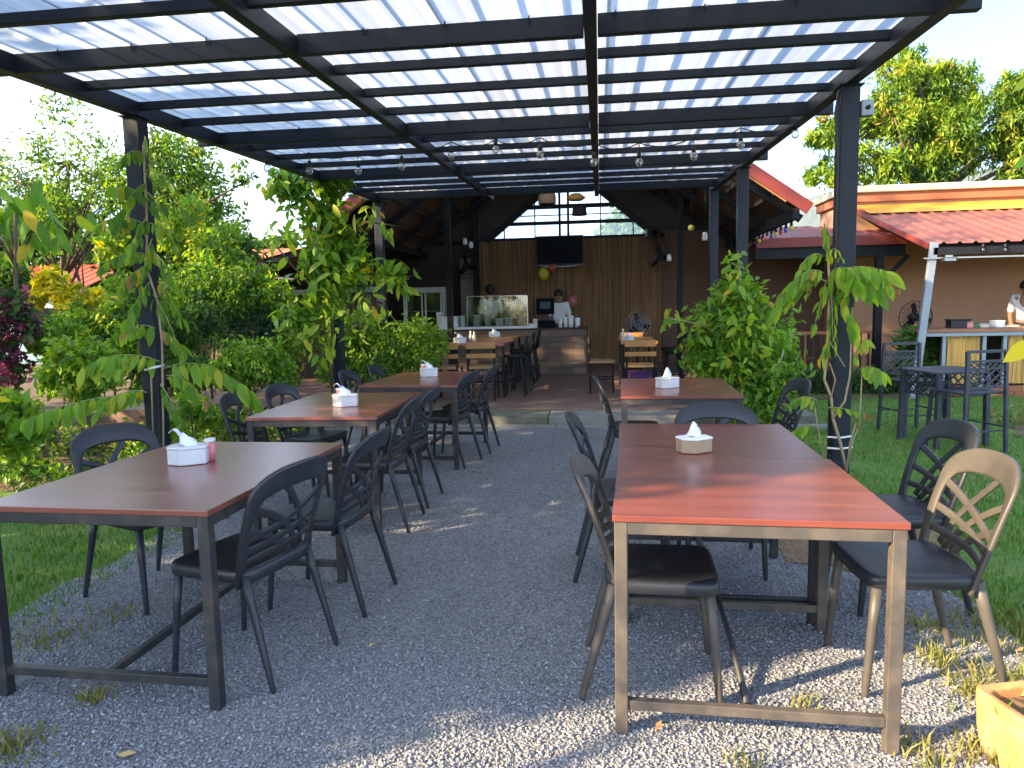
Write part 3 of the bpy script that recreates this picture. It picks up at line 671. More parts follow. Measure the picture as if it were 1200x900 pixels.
part('wall_panel', M['darkwood'], MB().span(V3(-6.6, WY+.3, .152), V3(-2.62, WY+.4, 3.3)))
part('pale_panel', mat('dull cream panel', (.30, .27, .20), .7), MB().span(V3(-3.0, WY-.06, .8), V3(-2.66, WY-.01, 2.45)))
part('dark_boards', M['darkwood'], MB().add([V3(-4.2, WY, 2.83), V3(-2.42, WY, 2.83), V3(-.58, WY, 4.28), V3(-.6, WY, rz_(-.6)-.03), V3(-3.9, WY, 2.9)], [(0, 1, 2, 3, 4)]))
part('dark_boards', M['darkwood'], MB().add([V3(1.20, WY, 2.83), V3(3.0, WY, 2.83), V3(2.7, WY, 2.9), V3(-.6, WY, rz_(-.6)-.03), V3(-.58, WY, 4.28)], [(0, 1, 2, 3, 4)]))
gd = (-2.42, 2.80), (1.20, 2.80), (-.58, 4.28)
for a, b in ((0, 2), (1, 2)): part('gable_trim', M['blacksteel'], MB().bar(V3(gd[a][0], WY-.03, gd[a][1]), V3(gd[b][0], WY-.03, gd[b][1]), .07, .14))
part('window_rail', M['blacksteel'], MB().span(V3(-2.6, WY-.05, 2.795), V3(1.35, WY+.03, 2.855)))
vx = [at(u, 270, Y=WY).x for u in (591, 627, 656, 666, 704, 742)]; hz = [2.86, at(660, 261, Y=WY).z, at(660, 252, Y=WY).z, at(660, 242, Y=WY).z]
inw = lambda x: 4.28-(abs(x+.58)/ (1.84 if x < -.58 else 1.78))*1.48
for i, x in enumerate(vx): part('muntin', M['blacksteel'], MB().bar(V3(x, WY-.012, 2.85), V3(x, WY-.012, max(inw(x), 2.9)), .05 if i in (2, 3) else .025, .03, (0, 1, 0)))
for i, z in enumerate(hz[1:]):
    hw = (4.28-z)/1.48; part('glazing_bar', M['blacksteel'], MB().bar(V3(-.58-1.84*hw, WY-.035, z), V3(-.58+1.78*hw, WY-.035, z), .03, (.075, .02, .09)[i]))
def clip(poly, a, b, c):  # keep a*x+b*z<=c
    o_ = []
    for i in range(len(poly)):
        p, q = poly[i], poly[(i+1) % len(poly)]; fp, fq = a*p[0]+b*p[1]-c, a*q[0]+b*q[1]-c
        if fp <= 0: o_.append(p)
        if fp*fq < 0: t = fp/(fp-fq); o_.append((p[0]+(q[0]-p[0])*t, p[1]+(q[1]-p[1])*t))
    return o_
ex = [-2.5]+vx+[1.3]; ez = hz+[4.3]
for i in range(len(ex)-1):
    for j in range(len(ez)-1):
        pl = [(ex[i], ez[j]), (ex[i+1], ez[j]), (ex[i+1], ez[j+1]), (ex[i], ez[j+1])]
        pl = clip(pl, -1.48/1.84, 1, 4.28+.58*1.48/1.84); pl = clip(pl, 1.48/1.78, 1, 4.28-.58*1.48/1.78)
        if len(pl) >= 3: part('window_pane', M['glass'], MB().prism(pl, 0, .006, Matrix.Translation(BO) @ Matrix(((1, 0, 0, 0), (0, 0, 1, WY+.0), (0, 1, 0, 0), (0, 0, 0, 1)))))

# low lean-to wing on the garden side
lw_ = MB(); prof = ribbed(24, .2, 0, .06, .02)
for k in range(len(prof)-1):
    (y1, h1), (y2, h2) = prof[k], prof[k+1]; lw_.add([V3(-3.9, 11.3+y1, 2.60+h1), V3(-3.9, 11.3+y2, 2.60+h2), V3(-6.3, 11.3+y2, 2.08+h2), V3(-6.3, 11.3+y1, 2.08+h1)], [(3, 2, 1, 0)])
part('roof_sheet', M['brownroof'], lw_)
for y in (11.35, 12.9, 14.5, 16.0): part('rafter', M['blacksteel'], MB().bar(V3(-3.9, y, 2.54), V3(-6.3, y, 2.02), .06, .09))
part('sun_screen', M['darkwood'], MB().span(V3(-6.3, 12.6, .0), V3(-6.22, 16.1, 2.04)))  # added screen keeping low sun off the dark back panel
for y in (11.4, 12.55): part('post', M['blacksteel'], MB().bar(V3(-6.2, y, .0), V3(-6.2, y, 2.0), .09, .09, (0, 1, 0)))
# ---------------- counter
ctr = empty('bar_counter', (-1.7, 13.6, .15), 0, 'serving counter clad in brown grey wood-look tiles', 'counter'); CO = Vector((1.7, -13.6, -.15))
c3 = lambda x, y, z: Vector((x, y, z))+CO
CX0, CX1, CY = -3.15, -.27, 13.3
MB().span(c3(CX0, CY+.012, .15), c3(CX1, CY+.6, .965)).build('counter_body', M['darkwood'], ctr)
MB().span(c3(CX0, CY-.03, .966), c3(CX1+.03, CY+.62, .998)).build('counter_top', M['darkwood'], ctr, .004)
tm = [mat('wood tile %d' % i, c, .6, noise=(6, tuple(v*.6 for v in c), .3, .75, (.3, 1, 3))) for i, c in enumerate([(.17, .115, .085), (.13, .10, .085), (.21, .14, .10), (.105, .085, .075), (.16, .13, .115)])]
rows = 7; rh = .815/rows
for r_ in range(rows):
    x = CX0-(.22 if r_ % 2 else 0)
    while x < CX1:
        a, b = max(x, CX0)+.003, min(x+.44, CX1)-.003
        if b-a > .03: MB().span(c3(a, CY-.004-random.random()*.005, .15+r_*rh+.003), c3(b, CY+.0125, .15+(r_+1)*rh-.003)).build('tile', random.choice(tm[:3] if r_ > 4 else tm), ctr)
        x += .44
# side return tiles
for r_ in range(rows): MB().span(c3(CX1-.001, CY+.004, .15+r_*rh+.003), c3(CX1+.012, CY+.59, .15+(r_+1)*rh-.003)).build('tile', random.choice(tm), ctr)

# display case on the counter
dc = empty('display_case', (-1.9, 13.35, 1.0), 0, 'glass display case with white base and food tubs on the counter', 'display case'); DO = Vector((1.9, -13.35, -1.0))
d3 = lambda x, y, z: Vector((x, y, z))+DO
MB().span(d3(-3.12, 13.27, .999), d3(-1.30, 13.75, 1.045)).build('white_base', M['white'], dc, .006)
MB().span(d3(-2.46, 13.29, 1.046), d3(-1.32, 13.296, 1.60)).build('glass_front', M['glass'], dc)
MB().span(d3(-2.46, 13.30, 1.60), d3(-1.32, 13.70, 1.606)).build('glass_top', M['glass'], dc)
for x in (-2.46, -1.326): MB().span(d3(x, 13.297, 1.046), d3(x+.006, 13.70, 1.599)).build('glass_side', M['glass'], dc)
MB().bar(d3(-2.46, 13.285, 1.606), d3(-1.32, 13.285, 1.606), .012, .012).build('edge_strip', M['chrome'], dc)
for x in (-2.455, -1.325): MB().bar(d3(x, 13.284, 1.046), d3(x, 13.284, 1.60), .012, .012, (0, 1, 0)).build('edge_strip', M['chrome'], dc)
def tub(x, y, z, w_, d_, h_, label, m, lidm, name='food_tub', cat='tub', grp='tubs and boxes on the counter'):
    t = empty(name, (x, y, z), random.uniform(-.1, .1), label, cat, grp)
    MB().prism([(-w_*.45, -d_*.45), (w_*.45, -d_*.45), (w_*.45, d_*.45), (-w_*.45, d_*.45)], .001, h_*.85).build('tub_body', m, t, .008)
    MB().box((0, 0, h_*.93), (w_, d_, h_*.14)).build('lid', lidm, t, .006); return t
M['tubclear'] = mat('frosted tub', (.42, .44, .42), .35)
M['tubgreen'] = mat('pale green tub', (.38, .52, .42), .4)
for i, (x, w_, h_, l) in enumerate(((-2.30, .13, .22, 'narrow frosted tub in the display case by its open corner'), (-2.10, .12, .26, 'tall frosted tub in the middle of the display case'), (-1.88, .16, .14, 'low wide frosted tub in the display case'), (-1.70, .16, .16, 'frosted tub next to the yellow flowers'))):
    tub(x, 13.5, 1.046, w_, .16, h_, l, M['tubclear'], M['white'])
tub(-2.80, 13.5, 1.046, .34, .25, .20, 'large white box on the counter beside the display case', M['white'], M['white'], 'white_box', 'box')
tub(-2.57, 13.5, 1.046, .10, .2, .21, 'pale green tub between the white box and the display case', M['tubgreen'], M['tubgreen'])
tub(-3.02, 13.5, 1.046, .12, .2, .28, 'cream carton at the end of the counter', M['foodbag'], M['white'], 'carton', 'carton')
# yellow flower bunch in the case
fw = empty('flower_bunch', (-1.50, 13.52, 1.046), 0, 'bunch of yellow flowers in a pot inside the display case', 'flowers')
MB().lathe([(.05, 0), (.065, .1), (.055, .1), (.04, .01)], 12).build('pot', M['stoolwood'], fw)
mb = MB()
for i in range(16):
    a = random.random()*6.28; r_ = random.uniform(.01, .13); mb.tube([(0, 0, .08), (r_*.5*math.cos(a), r_*.5*math.sin(a), .25), (r_*math.cos(a), r_*math.sin(a), random.uniform(.2, .42))], .004, 4)
mb.build('stems', M['greenstem'], fw)
mb = MB(); M['yflower'] = mat('yellow petals', (.75, .50, .06), .6, noise=(20, (.7, .3, .05), .4, .7))
for i in range(26):
    a = random.random()*6.28; r_ = random.uniform(.01, .14); mb.ball((r_*math.cos(a), r_*math.sin(a), random.uniform(.12, .42)), random.uniform(.02, .035), 7, (1, 1, .7))
mb.build('blossoms', M['yflower'], fw)
# till, jars
till = empty('till', (-1.02, 13.55, .998), 0, 'dark cash till with a tilted screen on the counter', 'till')
MB().box((0, 0, .07), (.34, .3, .138)).build('cash_drawer', M['screen'], till, .01)
MB().box((0, .02, .20), (.12, .1, .13)).build('stand', M['black'], till, .008)
MB().box((0, 0, .40), (.34, .04, .30), Matrix.Rotation(R(-10), 3, 'X')).build('screen', M['screen'], till, .008)
MB().box((0, -.025, .42), (.20, .008, .13), Matrix.Rotation(R(-10), 3, 'X')).build('screen_panel', mat('teal display', (.02, .06, .07), .2), till)
tub(-1.20, 13.42, .998, .09, .1, .17, 'white jar stacked by the till', M['foodbag'], M['white'], 'jar', 'jar'); tub(-1.255, 13.36, .998, .12, .1, .09, 'small white tin in front of the till', M['white'], M['tubclear'], 'tin', 'tin')
for i, (x, l) in enumerate(((-.74, 'slim white canister next to the till'), (-.64, 'slim white canister between two others'), (-.54, 'squat white canister near the counter end'), (-.42, 'white lidded canister at the counter end'))):
    t = empty('canister', (x, 13.47+.02*(i % 2), .998), 0, l, 'canister', 'white canisters on the counter'); h_ = .15+.02*(i % 3)
    MB().lathe([(.035+.008*(i > 1), .001), (.038+.012*(i > 1), h_)], 14).build('body', M['white'], t); MB().lathe([(.043+.012*(i > 1), h_+.001), (.043+.012*(i > 1), h_+.025)], 14).build('lid', M['paper'], t)
o = empty('dish', (-.36, 13.38, .998), 0, 'small red dish on the counter end', 'dish'); MB().lathe([(.03, .001), (.055, .03), (.05, .03), (.028, .008)], 14).build('bowl', mat('red enamel', (.4, .05, .04), .4), o)

# ---------------- television, balloons, lamps, fans
tv = empty('television', (-.835, 15.35, 2.26), 0, 'dark flat television on the bamboo wall', 'television')
p0 = at(628, 277, Y=15.35); p1 = at(684, 311, Y=15.35); W_, H_ = p1.x-p0.x, p0.z-p1.z; tv.location = ((p0.x+p1.x)/2, 15.35, (p0.z+p1.z)/2)
MB().box((0, 0, 0), (W_, .05, H_)).build('casing', M['black'], tv, .008)
MB().box((0, -.027, .012), (W_-.04, .006, H_-.07)).build('screen', M['screen'], tv)
MB().tube([(-W_*.52, -.03, -H_/2+.02), (-W_*.3, -.035, -H_/2-.005), (0, -.037, -H_/2-.015), (W_*.3, -.035, -H_/2-.005), (W_*.52, -.03, -H_/2+.02)], .014, 8).build('silver_lip', M['chrome'], tv)
MB().span((-.2, .026, -.12), (.2, .17, .12)).build('wall_bracket', M['blacksteel'], tv)
for (u, v, r_, c, nm) in ((637, 321, .125, (.55, .50, .04), 'yellow balloon hanging under the television'), (647, 314, .09, (.50, .10, .06), 'red balloon half behind the yellow one'), (670, 353, .125, (.50, .17, .15), 'pink balloon beside the person at the till')):
    p = at(u, v, Y=15.36 if r_ < .1 else 15.2); t = empty('balloon', p, 0, nm, 'balloon', 'balloons on the bamboo wall')
    MB().ball((0, 0, 0), r_, 16, (1, 1, 1.08)).build('balloon_skin', mat('balloon '+nm[:6], c, .3), t); MB().tube([(0, 0, -r_*1.05), (0, 0, -r_*1.16)], [.006, .014], 8).build('knot', bpy.data.materials['balloon '+nm[:6]], t)
M['rattan'] = mat('woven rattan', (.46, .30, .17), .8, noise=(40, (.25, .14, .07), .4, .65, (1, 1, 4)), bump=(90, .8, .01))
M['rattan_or'] = mat('orange bamboo weave', (.60, .28, .06), .8, noise=(40, (.35, .14, .03), .4, .65, (1, 1, 4)), bump=(90, .8, .01))
for (u, v, yy, r_, h_, mm, nm, dome) in ((641, 231, 12.5, .15, .23, M['rattan'], 'cream rattan dome pendant lamp under the pavilion roof', 1), (675, 231, 12.3, .15, .11, M['rattan_or'], 'flat orange bamboo pendant lamp under the pavilion roof', 0), (679, 247, 13.0, .12, .16, M['darkwood'], 'dark woven drum pendant lamp under the pavilion roof', 2)):
    p = at(u, v, Y=yy); t = empty('pendant_lamp', p, 0, nm, 'lamp', 'pendant lamps under the pavilion roof')
    if dome == 1: pr_ = [(r_, -h_/2), (r_*1.02, 0), (r_*.85, h_*.35), (r_*.4, h_*.5), (r_*.38, h_*.48), (r_*.8, h_*.3), (r_*.97, -h_*.02), (r_*.95, -h_/2)]
    elif dome == 0: pr_ = [(r_*.75, -h_/2), (r_*1.1, -.01), (r_*.5, h_/2), (r_*.45, h_*.45), (r_*1.03, -.012), (r_*.7, -h_*.48)]
    else: pr_ = [(r_*1.1, -h_/2), (r_, h_/2), (r_*.95, h_/2), (r_*1.05, -h_/2)]
    MB().lathe(pr_, 20).build('lamp_shade', mm, t); MB().tube([(0, 0, h_*.4), (0, 0, rz_(p.x)-.1-p.z)], .006, 5).build('cord', M['black'], t)
    MB().ball((0, 0, -h_*.05), .04, 10).build('bulb', M['milkglass'], t)
def fan(p, r_, rz, label, stand=None, cagem=None):
    t = empty('fan', p, rz, label, 'fan'); cm = cagem or M['black']
    mb = MB()
    for sy in (-.06, .06):
        for k in range(18):
            a = 2*math.pi*k/18; mb.tube([(0, sy*1.3, 0), (.6*r_*math.cos(a), sy*1.1, .6*r_*math.sin(a)), (r_*math.cos(a), sy*.2, r_*math.sin(a))], .003, 4)
        for rr in (.35, .7, 1): mb.tube([(rr*r_*math.cos(2*math.pi*k/24), sy*(1.25-1.05*rr*rr), rr*r_*math.sin(2*math.pi*k/24)) for k in range(25)], .005, 4, cap=False)
    mb.build('cage', cm, t)
    for k in range(3):
        a = 2*math.pi*k/3+.4; b = MB(); M_ = Matrix.Rotation(a, 3, 'Y') @ Matrix.Rotation(R(24), 3, 'X')
        b.add([M_ @ Vector(v) for v in ((.03, -.004, 0), (.3*r_, -.004, .25*r_), (.85*r_, -.004, .28*r_), (.9*r_, -.004, -.08*r_), (.3*r_, -.004, -.12*r_), (.03, .004, 0), (.3*r_, .004, .25*r_), (.85*r_, .004, .28*r_), (.9*r_, .004, -.08*r_), (.3*r_, .004, -.12*r_))],
              [(0, 1, 2, 3, 4), (9, 8, 7, 6, 5), (0, 5, 6, 1), (1, 6, 7, 2), (2, 7, 8, 3), (3, 8, 9, 4), (4, 9, 5, 0)]); b.build('blade', M['screen'], t)
    MB().lathe([(.06, -.08), (.075, .02), (.05, .12)], 14, (0, .06, 0), Matrix.Rotation(R(-90), 3, 'X')).build('motor', M['black'], t)
    if stand: MB().tube([(0, .08, -.05), (0, .08, -stand+.03)], .02, 8).build('stand', M['black'], t); MB().lathe([(.2, .002), (.2, .02), (.03, .05)], 18, (0, .08, -stand)).build('base', M['black'], t)
    else: MB().tube([(0, .12, 0), (0, .30, .08)], .02, 8).build('wall_arm', M['black'], t)
    return t
p = at(748, 380, Y=13.9); fan(p, .24, .2, 'grey caged standing fan behind the yellow table', p.z-.15, M['galv'])
fan(at(774, 301, Y=13.7), .26, -.5, 'black wall fan mounted high on the pavilion post by the bamboo wall')
fan(at(547, 312, Y=14.9), .26, .5, 'black wall fan mounted beside the pale panel')
# air conditioner / loudspeaker boxes
t = empty('loudspeaker', at(765, 274, Y=15.2), .2, 'black loudspeaker box above the bamboo wall corner', 'loudspeaker'); MB().box((0, 0, 0), (.28, .2, .2)).build('cabinet', M['black'], t, .01); MB().lathe([(.07, 0), (.06, .01), (.02, .004)], 16, (0, -.101, 0), Matrix.Rotation(R(90), 3, 'X')).build('driver', M['screen'], t)
# hanging white lanterns by the post
for i, (u, v, yy, l) in enumerate(((784, 302, 13.2, 'small white hanging lamp under the fan'), (826, 277, 11.6, 'small white box lamp hanging under the eave'), (810, 267, 11.8, 'small round yellow lamp hanging under the eave'), (545, 283, 13.8, 'small white hanging lamp group under the rafters'), (552, 287, 13.9, 'white paper lamp beside the small lamp group'))):
    p = at(u, v, Y=yy); t = empty('hanging_lamp', p, 0, l, 'lamp', 'small lamps hanging under the pavilion roof')
    if i == 2: MB().ball((0, 0, 0), .05, 12).build('shade', mat('yellow lamp', (.5, .5, .12), .5), t)
    else: MB().lathe([(.04, -.06), (.045, 0), (.03, .06)], 10).build('shade', M['paper'], t)
    MB().tube([(0, 0, .05), (0, 0, rz_(p.x)-.06-p.z)], .005, 5).build('cord', M['black'], t)
# coloured festoon bulbs along the eave
fs = empty('festoon_lights', (2.6, 12.5, 2.45), 0, 'row of coloured festoon bulbs along the pavilion eave', 'string lights'); FO = -Vector(fs.location)
pa = Vector((2.63, 10.4, 2.50)); pb = Vector((2.63, 14.5, 2.50))
MB().tube([pa+FO, pb+FO], .006, 5).build('cable', M['black'], fs)
fc = [(.6, .5, .05), (.1, .12, .5), (.5, .05, .05), (.65, .55, .1), (.12, .2, .55), (.55, .2, .25), (.5, .06, .05)]
fm = [mat('festoon %d' % i, c, .3) for i, c in enumerate(fc)]
for i in range(14):
    p = pa.lerp(pb, (i+.5)/14)+FO; b = MB().tube([p, p-Vector((0, 0, .07))], .02, 8).build('socket', M['black'], fs); MB().ball(p-Vector((0, 0, .095)), .03, 10, (1, 1, 1.2)).build('bulb', fm[i % 7], b)

# ---------------- cold cabinet, indoor furniture
fr = empty('drinks_fridge', (-3.32, 13.8, .15), 0, 'two door glass drinks fridge with pale frame behind the shrubs', 'fridge')
fm_ = mat('pale green frame', (.36, .40, .32), .5)
MB().box((0, .32, .83), (.80, .04, 1.64)).build('back_panel', M['darkwood'], fr)
for x in (-.38, .38): MB().box((x, 0, .83), (.04, .64, 1.64)).build('side_panel', fm_, fr)
MB().box((0, 0, 1.60), (.72, .62, .1)).build('head_panel', fm_, fr); MB().box((0, 0, .08), (.72, .62, .14)).build('kick_panel', fm_, fr)
for x in (-.185, .185):
    d = MB().box((x, -.31, .86), (.33, .012, 1.36)).build('glass_door', M['glass'], fr); MB().box((x+.15, -.325, .86), (.03, .02, 1.36)).build('door_frame', fm_, d); MB().box((x-.15, -.325, .86), (.03, .02, 1.36)).build('door_frame', fm_, d)
for z in (.5, .85, 1.2): MB().box((0, .02, z), (.71, .5, .015)).build('shelf', M['galv'], fr)

def hi_table(x0, x1, y0, y1, z, label, m):
    t = empty('high_table', ((x0+x1)/2, (y0+y1)/2, .15), 0, label, 'table'); w_, d_ = x1-x0, y1-y0; z -= .15
    n = 4
    for i in range(n): MB().span((-w_/2+i*w_/n+.002, -d_/2, z-.035), (-w_/2+(i+1)*w_/n-.002, d_/2, z)).build('plank', m, t, .004)
    for sx in (-1, 1):
        for sy in (-1, 1): MB().span((sx*(w_/2-.03)-.02, sy*(d_/2-.04)-.02, .0), (sx*(w_/2-.03)+.02, sy*(d_/2-.04)+.02, z-.036)).build('leg', M['blacksteel'], t)
    for sy in (-1, 1): MB().span((-w_/2+.05, sy*(d_/2-.04)-.015, .2), (w_/2-.05, sy*(d_/2-.04)+.015, .23)).build('foot_rail', M['blacksteel'], t)
    return t
M['purplewood'] = mat('dark varnished boards', (.15, .065, .05), .35, noise=(5, (.10, .045, .04), .3, .8, (1, .15, 1)))
hi_table(-2.28, -1.32, 9.95, 11.2, .90, 'dark varnished high table with a tissue box inside the pavilion', M['purplewood'])
hi_table(-2.35, -1.38, 11.35, 12.6, .92, 'orange varnished high table near the counter', M['yellowwood'])
hi_table(.28, .78, 10.0, 11.5, .90, 'yellow pine high table inside the pavilion', M['yellowwood'])
tissue_box((-2.0, 10.2, .901), .3, 'white tissue box on the dark high table in the pavilion', M['white'], M['white'])
tissue_box((-1.72, 11.7, .921), .3, 'white tissue box on the orange high table', M['white'], M['white'])
tissue_box((.40, 10.35, .901), .3, 'pale blue tissue box on the yellow pine table', mat('pale blue plastic', (.45, .6, .68), .5), M['white'], .8)
for i, (x, y, z, l) in enumerate(((-1.80, 10.25, .901, 'sauce bottle beside the tissue box on the dark table'), (-1.86, 10.3, .901, 'clear bottle behind the sauce bottle'), (.31, 10.15, .901, 'slim white bottle at the yellow table edge'))):
    t = empty('bottle', (x, y, z), 0, l, 'bottle'); MB().lathe([(.024, 0), (.026, .1), (.012, .13), (.012, .15)], 12).build('body', M['foodbag'] if i != 1 else M['tubclear'], t); MB().lathe([(.014, .151), (.014, .17)], 10).build('cap', M['pink'] if i == 0 else M['white'], t)
def wood_chair(x, y, dg, label, seat_z=.60, w_=.40):
    t = empty('bar_chair', (x, y, .15), R(dg), label, 'chair', 'wood and steel bar chairs in the pavilion'); s = seat_z-.15
    MB().box((0, 0, s), (w_, .36, .035)).build('seat', M['stoolwood'], t, .006)
    MB().box((0, -.19, s+.30), (w_, .022, .09)).build('back_slat', M['yellowwood'], t, .005); MB().box((0, -.185, s+.16), (w_, .022, .06)).build('back_slat', M['yellowwood'], t, .005)
    for sx in (-1, 1):
        MB().bar((sx*(w_/2-.02), -.17, 0), (sx*(w_/2-.02), -.172, s+.34), .025, .025, (0, 1, 0)).build('leg', M['blacksteel'], t); MB().bar((sx*(w_/2-.02), .16, 0), (sx*(w_/2-.02), .15, s-.018), .025, .025, (0, 1, 0)).build('leg', M['blacksteel'], t)
        MB().bar((sx*(w_/2-.02), -.16, .2), (sx*(w_/2-.02), .15, .2), .018, .018).build('side_rail', M['blacksteel'], t)
    MB().bar((-w_/2+.03, .155, .18), (w_/2-.03, .155, .18), .018, .018).build('foot_rail', M['blacksteel'], t)
wood_chair(-2.10, 9.72, 0, 'yellow backed bar chair in front of the dark high table, next to the shrubs')
wood_chair(-1.60, 9.76, 0, 'bar chair in front of the dark high table, nearer the aisle', )
wood_chair(.52, 9.72, 0, 'yellow backed bar chair in front of the yellow pine table')
wood_chair(.52, 11.75, 180, 'yellow backed bar chair behind the yellow pine table')
wood_chair(.02, 10.5, -90, 'bar chair with pale seat on the aisle side of the yellow pine table')
def stool(x, y, dg, label):
    t = empty('bar_stool', (x, y, .15), R(dg), label, 'stool', 'black bar stools along the pavilion tables')
    MB().lathe([(.15, .545), (.165, .56), (.16, .585), (.05, .578)], 16).build('seat', M['blacksteel'], t)
    for k in range(4):
        a = math.pi/4+k*math.pi/2; MB().bar((.12*math.cos(a), .12*math.sin(a), .545), (.21*math.cos(a), .21*math.sin(a), 0), .025, .02).build('leg', M['blacksteel'], t)
    MB().tube([(.17*math.cos(2*math.pi*k/16), .17*math.sin(2*math.pi*k/16), .22) for k in range(17)], .009, 5, cap=False).build('foot_ring', M['blacksteel'], t)
    MB().tube([(-.15, -.12, .57), (-.15, -.16, .75), (-.10, -.18, .84), (.10, -.18, .84), (.15, -.16, .75), (.15, -.12, .57)], .012, 6).build('back_hoop', M['blacksteel'], t)
    for x_ in (-.05, .05): MB().tube([(x_, -.15, .58), (x_, -.18, .83)], .008, 5).build('back_rod', M['blacksteel'], t)
for i, (x, y, l) in enumerate(((-1.20, 10.1, 'black bar stool at the dark high table, farthest from the counter'), (-1.18, 10.75, 'black bar stool at the dark high table, nearest the orange table'), (-1.22, 11.5, 'black bar stool at the orange high table, farthest from the counter'), (-1.2, 12.05, 'black bar stool at the middle of the orange high table'), (-1.22, 12.55, 'black bar stool at the orange high table, nearest the counter'))): stool(x, y, 90, l)
stool(1.05, 10.6, 90, 'black bar stool on the vine side of the yellow pine table, nearer the step'); stool(1.08, 11.3, 90, 'black bar stool on the vine side of the yellow pine table, nearer the wall')
t = empty('storage_bin', (.60, 11.1, .15), 0, 'purple plastic bin under the yellow pine table', 'bin'); MB().prism([(-.16, -.12), (.16, -.12), (.16, .12), (-.16, .12)], .001, .22).build('bin_body', mat('purple plastic', (.13, .04, .20), .5), t, .02); MB().box((0, 0, .232), (.35, .27, .022)).build('rim', bpy.data.materials['purple plastic'], t, .006)

# ---------------- dark clutter on the garden side of the pavilion
shk = empty('garden_shack', (-6.4, 14, 0), 0, 'weathered timber shack with a rusty tin roof behind the shrubs', 'shack')
SO = Vector((6.4, -14, 0)); s3 = lambda x, y, z: Vector((x, y, z))+SO
M['oldwood'] = mat('weathered boards', (.19, .14, .10), .95, noise=(8, (.09, .07, .05), .35, .7, (1, 1, .15)))
M['tin'] = mat('dull rusty roofing', (.13, .10, .08), .8, 0, noise=(5, (.075, .045, .03), .4, .7))
x = -8.6
while x < -4.1:
    w_ = random.uniform(.14, .2); MB().span(s3(x, 13.4+random.uniform(-.01, .01), -.03), s3(x+w_-.008, 13.44, random.uniform(1.75, 1.85))).build('plank', M['oldwood'], shk); x += w_
MB().add([s3(-9.0, 12.7, 1.72), s3(-3.9, 12.7, 1.80), s3(-3.9, 15.5, 2.2), s3(-9, 15.5, 2.15)], [(0, 1, 2, 3)]).build('roof_sheet', M['tin'], shk).modifiers.new('thick', 'SOLIDIFY').thickness = .03
MB().bar(s3(-9, 12.7, 1.69), s3(-3.9, 12.7, 1.77), .05, .09).build('fascia', M['galv'], shk)
for x in (-8.6, -6.3, -4.2): MB().bar(s3(x, 12.9, -.03), s3(x, 12.9, 1.74), .09, .09, (0, 1, 0)).build('post', M['oldwood'], shk)

def house(name, label, x0, x1, y0, d_, zw, zr, wallm, roofm, over=.35, wins=0):
    t = empty(name, ((x0+x1)/2, y0, -.03), 0, label, 'house'); w_ = x1-x0
    MB().span((-w_/2, 0, 0), (w_/2, d_, zw)).build('wall', wallm, t)
    for s in (0, 1):
        a, b = (-over, d_/2) if s == 0 else (d_+over, d_/2)
        z0_ = zw-over*(zr-zw)/(d_/2)
        n = 14
        prof = ribbed(n, (w_+2*over)/n, 0, .08, .03); mb = MB()
        for k in range(len(prof)-1):
            (u1, h1), (u2, h2) = prof[k], prof[k+1]; q = [(-w_/2-over+u1, a, z0_+h1), (-w_/2-over+u2, a, z0_+h2), (-w_/2-over+u2, b, zr+h2), (-w_/2-over+u1, b, zr+h1)]
            mb.add(q, [(0, 1, 2, 3)] if s == 0 else [(3, 2, 1, 0)])
        mb.build('roof_slope', roofm, t).modifiers.new('thick', 'SOLIDIFY').thickness = .03
    for i in range(wins):
        x = -w_/2+w_*(i+.5)/wins; f = MB().box((x, -.03, zw*.55), (.9, .06, 1.0)).build('window', M['white'], t); MB().box((x, -.065, zw*.55), (.78, .01, .88)).build('pane', M['screen'], f)
    return t
M['orangeroof'] = mat('orange metal roofing', (.60, .15, .03), .5, noise=(3, (.45, .10, .03), .3, .8))
M['tealwall'] = mat('faded teal paint', (.16, .30, .36), .8, noise=(2, (.22, .34, .38), .3, .8))
M['creamwall'] = mat('cream painted wall', (.62, .58, .50), .85)
house('far_house', 'cream house with an orange metal roof beyond the garden shrubs', -14.5, -8.6, 26, 6, 3.0, 4.0, M['creamwall'], M['orangeroof'], wins=3)
house('far_house', 'small teal house with a red orange roof beyond the magenta shrub', -19.8, -15.6, 20, 5, 2.25, 3.1, M['tealwall'], mat('red orange roofing', (.62, .08, .02), .5), wins=2)
# white parked van roof hint beyond the shack
vn = empty('parked_van', (-7.4, 19, -.03), R(8), 'white van parked behind the timber shack', 'van')
MB().prism([(-2.0, .35), (2.0, .35), (2.0, 1.1), (1.55, 1.25), (.95, 1.95), (-1.9, 2.0), (-2.0, 1.8)], -.8, .8, Matrix(((1, 0, 0, 0), (0, 0, 1, 0), (0, 1, 0, 0), (0, 0, 0, 1)))).build('body', M['white'], vn, .05)
for x in (-1.2, 1.25):
    for y in (-.78, .78):
        w2 = MB().lathe([(.2, -.09), (.32, -.09), (.32, .09), (.2, .09)], 18, (x, y, .32), Matrix.Rotation(R(90), 3, 'X')).build('wheel', M['black'], vn)
for x0_, x1_ in ((-1.7, -.7), (-.6, .3), (.4, 1.1)): MB().span((x0_, -.812, 1.3), (x1_, -.803, 1.75)).build('side_window', M['screen'], vn)

